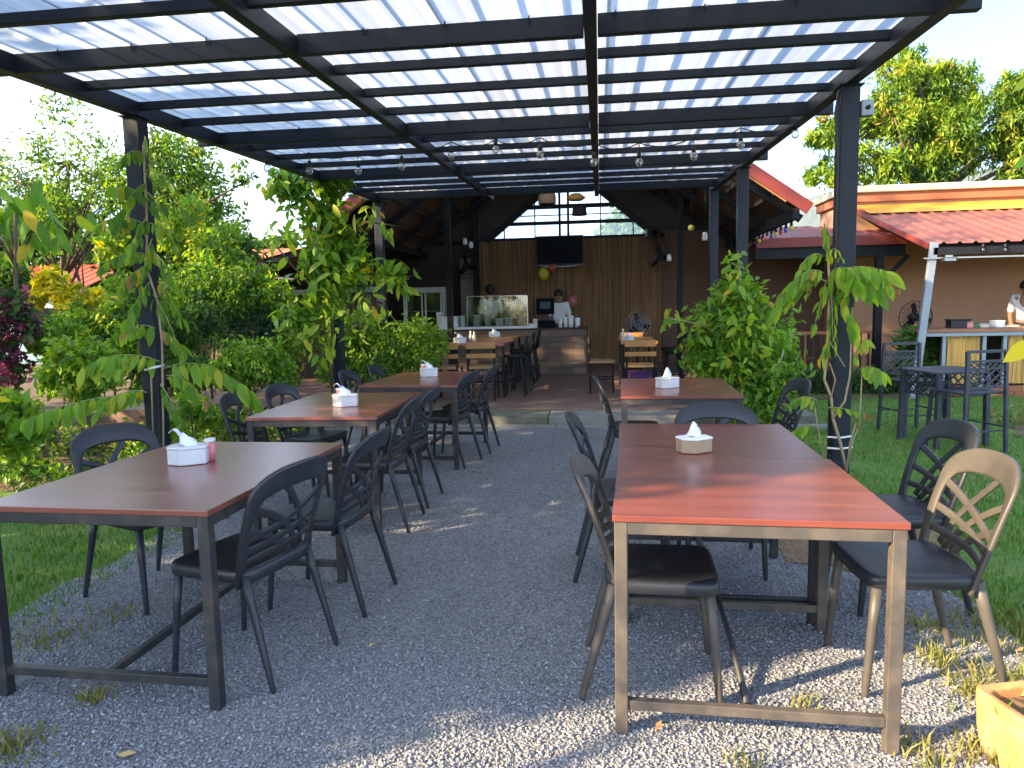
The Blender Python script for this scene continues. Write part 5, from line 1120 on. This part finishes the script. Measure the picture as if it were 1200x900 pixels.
plant('garden_shrub', 'airy yellow green shrub in front of the shack wall', 'shrub', at(330, 480, Z=-.03), [B(320, 350, 9.4, 26), B(345, 400, 9.2, 24), B(310, 330, 9.6, 20), B(290, 355, 9.4, 18)], 1700, .10, M['leaf_light'], .015, clump=7, tint_mu=.6)
plant('garden_shrub', 'yellow green flowering shrub behind the croton crown', 'shrub', at(150, 470, Z=-.03), [B(200, 270, 9.6, 24), B(235, 285, 9.6, 22), B(265, 275, 9.6, 18), B(130, 290, 9.6, 20), B(225, 250, 9.8, 18)], 1900, .10, M['leaf_light'], .015, clump=7, tint_mu=.75)
plant('garden_shrub', 'thin stemmed shrub with pale leaves beside the magenta bush', 'shrub', at(60, 520, Z=-.03), [B(50, 400, 6.3, 20), B(75, 385, 6.3, 18), B(60, 430, 6.0, 16), B(140, 420, 6.2, 20), B(155, 395, 6.2, 18)], 900, .10, M['leaf_light'], .012, clump=6, tint_mu=.5)
# low hedge by the verandah and bed plants
plant('low_hedge', 'dark low hedge in front of the verandah railing', 'hedge', (3.6, 11.5, -.03), [(Vector((2.8+i*.33, 11.4+.1*(i % 2), .16)), (.26, .25, .2)) for i in range(7)], 3600, .07, M['leaf_dark'], 0, clump=9)
plant('potted_shrub', 'leafy green shrub at the foot of the raking awning post', 'shrub', (at(1070, 400, Y=11.6).x, 11.5, -.03), [B(1068, 400, 11.5, 18), B(1082, 420, 11.5, 16), B(1062, 425, 11.5, 14), B(1090, 400, 11.5, 12)], 1300, .12, M['leaf_mid'], .02, clump=6, aspect=.28, droop=.2)
plant('bed_weeds', 'dry weedy growth on the tilled bed beside the bar table', 'plant', (5.0, 8.0, -.03), [(Vector((4.6+i*.5, 8.6+.2*(i % 3), .06)), (.35, .3, .1)) for i in range(8)], 1800, .06, M['grass_dry'], 0, clump=8)
# ---- mango tree behind the peach house
mg = [B(1045, 110, 20, 42), B(1000, 150, 20, 36), B(965, 165, 20, 26), B(1080, 90, 20, 32), B(1120, 110, 20, 36), B(1060, 160, 20, 46), B(1110, 165, 20, 44), B(1020, 195, 20, 36), B(980, 205, 20, 28), B(1150, 185, 20, 34), B(1090, 205, 20, 32), B(1190, 140, 20, 40), B(1200, 190, 20, 36), B(1240, 120, 20, 50), B(1035, 75, 20, 16), B(1180, 110, 20, 24), B(1250, 180, 20, 50)]
mg2 = []
for c_, r_ in mg:
    mg2.append((c_, r_*.55))
    for k in range(5):
        d_ = Vector((random.gauss(0, 1), random.gauss(0, 1)-.5, random.gauss(0, 1)+.2)).normalized(); mg2.append((c_+d_*r_*.78, r_*random.uniform(.26, .42)))
plant('mango_tree', 'large sunlit mango tree with yellow green leaves behind the peach house', 'tree', (9.2, 21.5, -.03), mg2, 46000, .17, M['leaf_mango'], .22, top=at(1090, 150, Y=20.3), nb=26, aspect=.28, droop=.8, clump=40, shell=.55, tint_mu=.5, spread=.5, wide=1.5, leaf_sd=.08, clump_sd=.24)

# ---- shade trees outside the view, on the sun side (their shade covers the tables)
def ac(a, c): return Vector((.866*a+.5*c, .5*a-.866*c, 0))
sh = [(-6.5, -6.0, 2.0, 3.4, 6.0), (-7.4, -8.9, 2.2, 3.6, 10.4), (-6.6, -12.0, 2.1, 3.6, 10.6)]
nm_ = ['the open end of the gravel', 'the pink cup table', 'the grass strip']
for (a, c, r_, z0_, z1_), l in zip(sh, nm_):
    p = ac(a, c); bl = [(p+Vector((random.uniform(-.9, .9)*r_*.6, random.uniform(-.9, .9)*r_*.6, z)), r_*random.uniform(.6, .8)) for z in np.linspace(1.7, z1_, 8)]
    plant('shade_tree', 'tall dense tree on the sunny garden boundary near %s' % l, 'tree', p+Vector((0, 0, -.03)), bl, 4600, .26, M['leaf_mid'], .14, top=p+Vector((0, 0, z1_*.8)), nb=12, group='shade trees along the boundary', clump=12, aspect=.5)
hb = [(ac(-5.2, -2.60-.45*i)+Vector((0, 0, z)), .46) for i in range(4) for z in (.5, 1.2, 1.9, 2.6, 3.2, 3.8, 4.4)]
plant('shade_edge_tree', 'tall narrow columnar tree added out of view to shade the tables by the open end', 'tree', ac(-5.2, -3.4)+Vector((0, 0, -.03)), hb, 15000, .2, M['leaf_mid'], .05, clump=9, aspect=.55)  # unseen tree shaped to set the shade edge across the near tables
rc = ac(-3.2, -1.8)+Vector((0, 0, -.03)); rd_ = empty('reed_clump', rc, 0, 'clump of tall thin reeds added out of view to cast streaky shade', 'plant')  # unseen stems added for their long shadow streaks on the near gravel
rl = []
for i in range(22):
    q = ac(-3.2+random.uniform(-.5, .5), -2.55+1.5*(i/21)**1.1+random.gauss(0, .05))-rc+Vector((0, 0, -.03)); h_ = random.uniform(1.5, 2.35) if i < 16 else random.uniform(1.3, 1.8); ld = Vector((random.gauss(0, .05), random.gauss(0, .05), 0))
    MB().tube([q, q+ld*h_*.4+Vector((0, 0, h_*.5)), q+ld*h_*1.2+Vector((0, 0, h_))], [.022, .019, .008], 5).build('reed', M['greenstem'], rd_)
    rl.append((rc+q+ld*h_+Vector((0, 0, h_*.85)), (.06, .06, .22)))
leaf_cloud('reed_leaves', rl, 240, .16, M['leaf_light'], rd_, org=rc, aspect=.14, clump=5, droop=-.3)['kind'] = 'stuff'

# ---- vines whose leaves can be told apart: each leaf an object
def leaf_shape(name, L_=1., W_=.42, fold=.12, curl=.25, wav=.0):
    mb = MB(); rows = 5; vs = []
    for i in range(rows+1):
        t = i/rows; w_ = W_*.5*(math.sin(math.pi*min(t*.96+.03, 1))**.75)*(1-.25*t); z = -curl*t*t*L_
        vs += [Vector((-w_, t*L_, z+fold*w_*2)), Vector((0, t*L_, z)), Vector((w_, t*L_, z+fold*w_*2+wav*math.sin(5*t)))]
    fs = [(i*3+j, i*3+j+1, (i+1)*3+j+1, (i+1)*3+j) for i in range(rows) for j in range(2)]
    mb.add(vs, fs, True); me = mb.mesh(name); return me
def leafset(mname): 
    out_ = []
    for i, (w_, f_, c_) in enumerate(((.44, .10, .25), (.50, .16, .38), (.40, .06, .15))):
        me = leaf_shape('leaf', 1, w_, f_, c_); me.materials.append(M[mname]); out_.append(me)
    return out_
LS = {k: leafset(k) for k in ('vine', 'vine_dark', 'vine_brown')}
def put_leaf(parent, org, p, ax, nr, size, kind='vine'):
    ax = Vector(ax).normalized(); nr = Vector(nr); nr = (nr-ax*nr.dot(ax)).normalized(); x = ax.cross(nr)
    o = link('leaf', random.choice(LS[kind]), None, parent)
    o.matrix_basis = Matrix.Translation(Vector(p)-org) @ Matrix((x, ax, nr)).transposed().to_4x4() @ Matrix.Scale(size, 4); return o
def frond(parent, org, p0, p1, n, size, sag=.06, kind='vine', hang=.8, scl=1.0):
    """pinnate spray: a thin rachis with paired drooping leaflets"""
    p0 = Vector(p0); p1 = Vector(p1); d = p1-p0; side = d.cross(Vector((0, 0, 1))).normalized(); pts = []
    for i in range(7):
        t = i/6; pts.append(p0.lerp(p1, t)+Vector((0, 0, 4*sag*t*(1-t)))-org)
    MB().tube(pts, [.006*(1-.6*i/6) for i in range(7)], 5).build('leaf_stalk', M['greenstem'], parent)
    n = int(n*1.35)
    for i in range(n):
        t = .12+.88*i/max(n-1, 1)
        p = p0.lerp(p1, t)+Vector((0, 0, 4*sag*t*(1-t)))
        for s in (-1, 1):
            if random.random() < .06: continue
            ax = side*s*(1-hang)+d.normalized()*.35+Vector((0, 0, -hang))+Vector((random.gauss(0, .2), random.gauss(0, .2), random.gauss(0, .16)))
            nr = side*s*.75+Vector((0, 0, .5))+d.normalized()*random.gauss(0, .3)
            put_leaf(parent, org, p+side*s*.008, ax, nr, size*scl*random.uniform(.7, 1.2)*(1-.3*abs(t-.6)), 'vine_brown' if random.random() < .02 else kind)
def clusters(parent, org, spots, n, size, sp, kind, hang=.55):
    for i in range(n):
        u, v, Y, r_ = random.choices(spots, [s[3] for s in spots])[0]
        a = random.random()*6.28; q = math.sqrt(random.random())*r_
        p = at(u+q*math.cos(a), v+q*math.sin(a), Y=Y+random.gauss(0, sp))
        ax = Vector((random.gauss(0, .6), random.gauss(0, .6)-.15, -hang+random.gauss(0, .4))); nr = Vector((random.gauss(0, .5), -.6+random.gauss(0, .4), .7))
        put_leaf(parent, org, p, ax, nr, size*random.uniform(.6, 1.25), kind)
# sapling with large hanging leaves at the garden edge
org = Vector(at(20, 545, Z=-.03)); org = Vector((-5.6, 6.2, -.03))
v0 = empty('broadleaf_sapling', org, 0, 'sapling with large hanging leaves at the garden edge', 'tree')
tp = [at(18, 250, Y=6.2), at(42, 265, Y=6.2), at(0, 275, Y=6.2), at(58, 255, Y=6.2), at(-30, 250, Y=6.3), at(10, 240, Y=6.3)]
MB().tube([Vector(), Vector((.1, 0, .9)), tp[0]-org], [.03, .024, .015], 7).build('trunk', M['bark'], v0)
for q in tp[1:]: MB().tube([(tp[0]-org)*.8, ((tp[0]-org)*.8+(q-org))*.5+Vector((0, 0, .08)), q-org], [.014, .01, .006], 5).build('branch', M['bark'], v0)
for i in range(64):
    q = random.choice(tp)+Vector((random.gauss(0, .12), random.gauss(0, .12), random.gauss(0, .1)))
    put_leaf(v0, org, q, Vector((random.gauss(0, .5), random.gauss(0, .4), -.9)), Vector((random.gauss(0, .5), -.8, .4)), random.uniform(.16, .30), 'vine_dark' if i else 'vine')
# (1) lawn side front post
org = Vector((RX[3], 4.93, -.03))
v1 = empty('climbing_plant', org, 0, 'pale stemmed climber with drooping bright leaves on the lawn side front post', 'plant', 'climbers on the pergola posts')
def pxp(pts): return [at(u, v, Y=y)-org for u, v, y in pts]
for pts, r_ in (([(992, 552, 4.85), (985, 520, 4.85), (976, 490, 4.85), (974, 465, 4.85), (966, 445, 4.85), (970, 400, 4.86), (972, 330, 4.87), (968, 270, 4.88)], .010), ([(992, 552, 4.84), (996, 520, 4.84), (1003, 495, 4.84)], .006), ([(976, 490, 4.84), (990, 470, 4.84), (996, 440, 4.84), (999, 360, 4.85)], .007), ([(974, 465, 4.84), (979, 445, 4.84), (972, 425, 4.84)], .005), ([(993, 540, 4.83), (1000, 515, 4.83), (1008, 495, 4.83)], .005), ([(1007, 500, 4.8), (1010, 440, 4.8)], .005), ([(972, 400, 4.84), (990, 430, 4.84)], .005), ([(970, 330, 4.84), (955, 325, 4.84), (940, 330, 4.84)], .005), ([(965, 535, 4.87), (958, 500, 4.87), (955, 478, 4.87)], .005)):
    MB().tube(pxp(pts), [r_*(1-.35*i/len(pts)) for i in range(len(pts))], 6).build('stem', M['stem'], v1)
for v_ in (512, 525): MB().tube(pxp([(969, v_, 4.87), (985, v_+1, 4.865), (999, v_-1, 4.87)]), .007, 6).build('tie', M['paper'], v1)
F = lambda a, b, n, s, sag=.05, kind='vine', hang=.8: frond(v1, org, at(a[0], a[1], Y=a[2]), at(b[0], b[1], Y=b[2]), n, s, sag, kind, .72, .74)
F((972, 322, 4.85), (1046, 322, 4.70), 8, .19); F((978, 318, 4.85), (1030, 338, 4.95), 7, .21); F((975, 318, 4.85), (1008, 330, 4.6), 5, .23); F((974, 325, 4.86), (976, 398, 4.78), 6, .17, 0); F((985, 335, 4.85), (1000, 385, 4.80), 5, .17, 0)
F((962, 318, 4.86), (915, 348, 4.90), 7, .17); F((960, 322, 4.86), (905, 370, 5.0), 6, .15); F((970, 300, 4.86), (985, 302, 4.75), 3, .10); F((966, 262, 4.87), (972, 300, 4.8), 6, .11, 0); F((964, 300, 4.87), (935, 318, 4.8), 4, .12)
F((985, 318, 4.85), (1040, 330, 4.85), 7, .17); F((982, 325, 4.84), (1020, 345, 4.7), 6, .16); F((965, 320, 4.86), (925, 335, 4.75), 6, .14); F((968, 330, 4.86), (955, 380, 4.8), 5, .13, 0); F((1008, 432, 4.8), (1034, 436, 4.72), 4, .16, .02); F((1000, 425, 4.82), (1018, 398, 4.8), 3, .11); F((972, 400, 4.84), (962, 420, 4.8), 3, .12, 0); F((970, 478, 4.84), (1000, 482, 4.78), 3, .08, .01); F((958, 470, 4.86), (932, 468, 4.85), 4, .13, .02); F((955, 500, 4.87), (930, 505, 4.9), 3, .12, .02); F((1004, 500, 4.84), (1014, 486, 4.8), 2, .09, .01, 'vine_brown'); F((950, 318, 4.86), (948, 335, 4.84), 2, .13, 0, 'vine_brown')
# (2) garden side front post
org = Vector((RX[0], 4.70, -.03))
v2 = empty('climbing_plant', org, 0, 'climber with long pinnate fronds on the garden side front post', 'plant', 'climbers on the pergola posts')
for pts, r_ in (([(192, 530, 4.66), (191, 470, 4.66), (190, 400, 4.66), (184, 350, 4.66), (172, 315, 4.66), (172, 250, 4.67), (168, 170, 4.69)], .008), ([(180, 520, 4.68), (177, 440, 4.68), (178, 420, 4.68)], .006), ([(184, 350, 4.66), (200, 330, 4.6)], .005)): MB().tube(pxp(pts), r_, 6).build('stem', M['stem'], v2)
MB().tube(pxp([(170, 434, 4.70), (180, 431, 4.63), (192, 428, 4.70)]), .009, 6).build('tie', M['paper'], v2)
F = lambda a, b, n, s, sag=.05, kind='vine', hang=.8: frond(v2, org, at(a[0], a[1], Y=a[2]), at(b[0], b[1], Y=b[2]), n, s, sag, kind, hang, .88)
F((188, 424, 4.66), (98, 432, 4.5), 9, .16, .07); F((165, 462, 4.66), (30, 492, 4.4), 10, .17, .04); F((172, 460, 4.66), (115, 482, 4.5), 7, .14, .06); F((192, 432, 4.66), (298, 466, 4.75), 9, .18, .12); F((195, 440, 4.66), (240, 470, 4.6), 6, .13, .05)
F((176, 300, 4.66), (120, 312, 4.5), 6, .12, .05, 'vine_dark'); F((176, 330, 4.66), (150, 375, 4.5), 5, .14, .02, 'vine_dark'); F((185, 330, 4.66), (212, 372, 4.6), 6, .13, .03, 'vine_dark'); F((172, 265, 4.67), (118, 262, 4.5), 6, .14, .05, 'vine_dark'); F((172, 262, 4.67), (205, 285, 4.55), 5, .13, .04, 'vine_dark')
F((172, 235, 4.67), (135, 220, 4.5), 5, .12, .04, 'vine_dark'); F((170, 200, 4.67), (200, 215, 4.55), 5, .12, .04, 'vine_dark'); F((168, 180, 4.69), (140, 190, 4.55), 4, .11, .04, 'vine_dark'); F((182, 385, 4.66), (148, 388, 4.55), 3, .15, .03); F((190, 390, 4.66), (215, 410, 4.6), 5, .13, .03, 'vine_dark'); F((188, 450, 4.66), (215, 500, 4.6), 5, .13, .02, 'vine_dark')
F((178, 280, 4.66), (165, 335, 4.5), 5, .12, .02, 'vine_dark'); F((175, 310, 4.66), (140, 340, 4.5), 6, .12, .03, 'vine_dark'); F((180, 345, 4.66), (205, 395, 4.5), 5, .13, .02, 'vine_dark'); F((172, 215, 4.67), (145, 245, 4.5), 5, .11, .03, 'vine_dark'); F((172, 225, 4.67), (195, 260, 4.5), 5, .11, .03, 'vine_dark'); F((170, 160, 4.68), (178, 200, 4.55), 4, .10, .01, 'vine_dark'); F((174, 290, 4.66), (205, 330, 4.5), 5, .13, .03, 'vine_dark'); F((172, 255, 4.67), (150, 300, 4.5), 6, .12, .02, 'vine_dark'); F((172, 245, 4.67), (222, 250, 4.6), 5, .11, .04, 'vine_dark')
# (3) garden side second post
org = Vector((RX[0], 8.45, -.03))
v3_ = empty('climbing_plant', org, 0, 'broad leaved climber smothering the garden side post near the shack', 'plant', 'climbers on the pergola posts')
for pts, r_ in (([(392, 490, 8.3), (388, 440, 8.3), (390, 380, 8.3), (386, 320, 8.3), (392, 260, 8.3), (380, 210, 8.3)], .02), ([(388, 360, 8.3), (350, 320, 8.2), (325, 290, 8.1)], .01), ([(390, 330, 8.3), (440, 320, 8.1), (480, 325, 8.0)], .01), ([(388, 400, 8.3), (420, 380, 8.1), (450, 375, 8.0)], .01), ([(390, 250, 8.3), (350, 215, 8.2), (320, 205, 8.1)], .009), ([(390, 290, 8.3), (430, 260, 8.1), (465, 265, 8)], .009)): MB().tube(pxp(pts), r_, 6).build('stem', M['bark'], v3_)
leaf_cloud('inner_foliage', [B(345, 220, 8.3, 24), B(390, 215, 8.3, 24), B(375, 255, 8.3, 26), B(400, 290, 8.3, 28), B(365, 305, 8.3, 22), B(415, 320, 8.2, 24), B(385, 345, 8.3, 26), B(350, 375, 8.2, 22), B(460, 322, 8.0, 16), B(330, 212, 8.2, 14)], 3400, .12, M['leaf_light'], v3_, org=org, clump=6, shell=.2)['kind'] = 'stuff'
clusters(v3_, org, [(345, 220, 8.1, 28), (390, 215, 8.2, 26), (425, 245, 8.1, 20), (370, 255, 8.1, 30), (400, 290, 8.1, 34), (455, 265, 8.0, 14), (360, 305, 8.1, 26), (420, 320, 8.0, 30), (465, 320, 7.9, 22), (385, 345, 8.1, 30), (345, 375, 8.0, 26), (320, 215, 8.1, 16), (430, 360, 8.0, 20), (330, 270, 8.1, 18), (375, 395, 8.0, 24)], 299, .165, .18, 'vine')
# (4) lawn side second post: a dense mass
org = Vector((RX[3], 8.40, -.03))
v4 = empty('climbing_plant', org, 0, 'dense bushy climber heaped round the lawn side post by the step', 'plant', 'climbers on the pergola posts')
for pts, r_ in (([(868, 490, 8.2), (872, 430, 8.2), (868, 360, 8.2), (866, 310, 8.2)], .015), ([(872, 430, 8.1), (900, 435, 7.6), (915, 425, 7.5), (918, 410, 7.5)], .007), ([(860, 400, 8.1), (820, 380, 8.0), (780, 372, 8.0)], .008), ([(900, 450, 7.7), (880, 465, 7.7), (865, 455, 7.7)], .006)): MB().tube(pxp(pts), r_, 6).build('stem', M['stem'], v4)
leaf_cloud('inner_foliage', [B(865, 345, 8.2, 28), B(850, 390, 8.2, 40), B(890, 400, 8.1, 42), B(870, 440, 8.0, 44), B(905, 450, 7.8, 34), B(835, 420, 8.2, 30), B(890, 480, 7.8, 34), B(925, 430, 7.8, 16)], 6500, .095, M['leaf_light'], v4, org=org, clump=8, shell=.3, tint_mu=.4)['kind'] = 'stuff'
clusters(v4, org, [(862, 325, 8.0, 18), (855, 360, 7.95, 28), (885, 350, 8.0, 22), (840, 395, 7.95, 32), (880, 395, 7.8, 34), (905, 400, 7.8, 26), (850, 430, 7.8, 30), (895, 440, 7.6, 30), (860, 300, 8.1, 10), (815, 385, 8.0, 16), (785, 375, 8.0, 14), (920, 395, 7.8, 14)], 299, .125, .14, 'vine')

# ---- leaves reaching in from a sapling beside the lawn edge
org = Vector((2.95, 3.9, -.03))
v5 = empty('lawn_sapling', org, 0, 'thin sapling at the lawn edge with a large yellow leaf', 'plant')
tips = [(1212, 400, 3.75, .17, 'y'), (1214, 88, 3.85, .12, 'g'), (1213, 180, 3.85, .11, 'g'), (1230, 300, 3.8, .12, 'g'), (1235, 350, 3.8, .14, 'g'), (1230, 220, 3.9, .12, 'g')]
M['bigyellow'] = leaf_mat('bright yellow leaf', [(0, (.75, .60, .02)), (1, (.8, .68, .04))], by_object=True); ly = leaf_shape('leaf', 1, .55, .12, .2); ly.materials.append(M['bigyellow'])
stem_pts = [Vector((0, 0, 0)), Vector((-.05, .02, 1.0)), Vector((-.15, -.02, 1.9)), Vector((-.25, 0, 2.9))]; MB().tube(stem_pts, [.02, .016, .012, .006], 6).build('stem', M['bark'], v5)
for u, v, y, s, k in tips:
    p = at(u, v, Y=y)-org; b0 = stem_pts[1].lerp(stem_pts[3], min(max((p.z-1.0)/1.9, 0), 1)); MB().tube([b0, b0.lerp(p, .6)+Vector((0, 0, .06)), p], [.006, .005, .003], 5).build('leaf_stalk', M['greenstem'], v5)
    o = put_leaf(v5, Vector(), p, Vector((-.75, -.25, -.45)), Vector((.2, -.9, .5)), s, 'vine')
    if k == 'y': o.data = ly
# ---- terracotta planter in the sun
pc = at(1178, 888, Z=0)
pl = empty('planter',  (pc.x+.075, pc.y-.02, 0), .25, 'chipped terracotta planter block with sprouting weeds in the sun', 'planter')
mb = MB()
def ring(h_, g): return [Vector((sx*(.15+g)+random.gauss(0, .003), sy*(.13+g)+random.gauss(0, .003), h_)) for sx, sy in ((-1, -.8), (-.8, -1), (.8, -1), (1, -.8), (1, .8), (.8, 1), (-.8, 1), (-1, .8))]
rg = [ring(0, -.012), ring(.10, 0), ring(.19, .006), ring(.235, .012), ring(.24, -.005), ring(.235, -.03), ring(.18, -.035)]
vs_ = [v for r_ in rg for v in r_]; mb.add(vs_, [(i*8+k, i*8+(k+1) % 8, (i+1)*8+(k+1) % 8, (i+1)*8+k) for i in range(6) for k in range(8)]+[tuple(reversed(range(8)))])
mb.build('pot_wall', M['terracotta'], pl, .008); MB().prism([(sx*.115, sy*.095) for sx, sy in ((-1, -1), (1, -1), (1, 1), (-1, 1))], .15, .20).build('earth', M['soil'], pl)
pl.scale = (.85, .85, .85)
lc = leaf_cloud('sprouts', [(Vector((.03, -.02, .28)), .10), (Vector((-.06, .03, .25)), .08), (Vector((.10, .05, .32)), .10), (Vector((.12, -.12, .18)), .06)], 130, .05, M['leaf_light'], pl, clump=6, droop=-.2, tint_mu=.6); lc['kind'] = 'stuff'
# ---- thin bent rod standing under the sunlit table
rd = [at(838, 690, Y=2.95), at(858, 755, Y=2.8), at(876, 826, Z=.005)]
o = MB().tube(rd, [.011, .012, .014], 8).build('walking_stick', M['steel_worn']); tag(o, 'thin dark rod leaning under the sunlit table', 'rod')

# ================================================================ FAR HILLS
hm = mat('forested far hill', (.07, .10, .085), 1, noise=(.006, (.10, .13, .09), .35, .7), bump=(.012, 1, 30))
nx, ny = 60, 8; Vh = []
for j in range(ny):
    for i in range(nx):
        x = -700+1500*i/(nx-1); y = 380+j*12
        hgt = 60*math.exp(-((x-230)/170)**2)+14*math.exp(-((x+300)/260)**2)+4*math.sin(x*.021)+3*math.sin(x*.057+1)+18
        Vh.append((x*6, y*6, -20+6*hgt*math.sin(math.pi*min(j/(ny-1)*1.1, 1)*.5)**1.0*(.0 if j == 0 else 1)+random.gauss(0, 5)))
Fh = []
for j in range(ny-1):
    for i in range(nx-1): Fh += [(j*nx+i, j*nx+i+1, (j+1)*nx+i+1), (j*nx+i, (j+1)*nx+i+1, (j+1)*nx+i)]
o = np_mesh('hills', np.array(Vh), np.array(Fh), hm, None, smooth=True); o['kind'] = 'structure'

# ================================================================ AIR
hz_m = bpy.data.materials.new('pale haze'); hz_m.use_nodes = True; t_ = hz_m.node_tree; t_.nodes.clear()
o_ = t_.nodes.new('ShaderNodeOutputMaterial'); pv = t_.nodes.new('ShaderNodeVolumePrincipled'); pv.inputs['Color'].default_value = (.72, .84, 1, 1); pv.inputs['Density'].default_value = .0001; pv.inputs['Anisotropy'].default_value = .2
t_.links.new(pv.outputs[0], o_.inputs['Volume'])
o = MB().span((-4900, -320, -45), (5400, 4200, 470)).build('haze', hz_m); o['kind'] = 'stuff'; tag(o, 'pale blue haze hanging over the distant hill', 'haze')
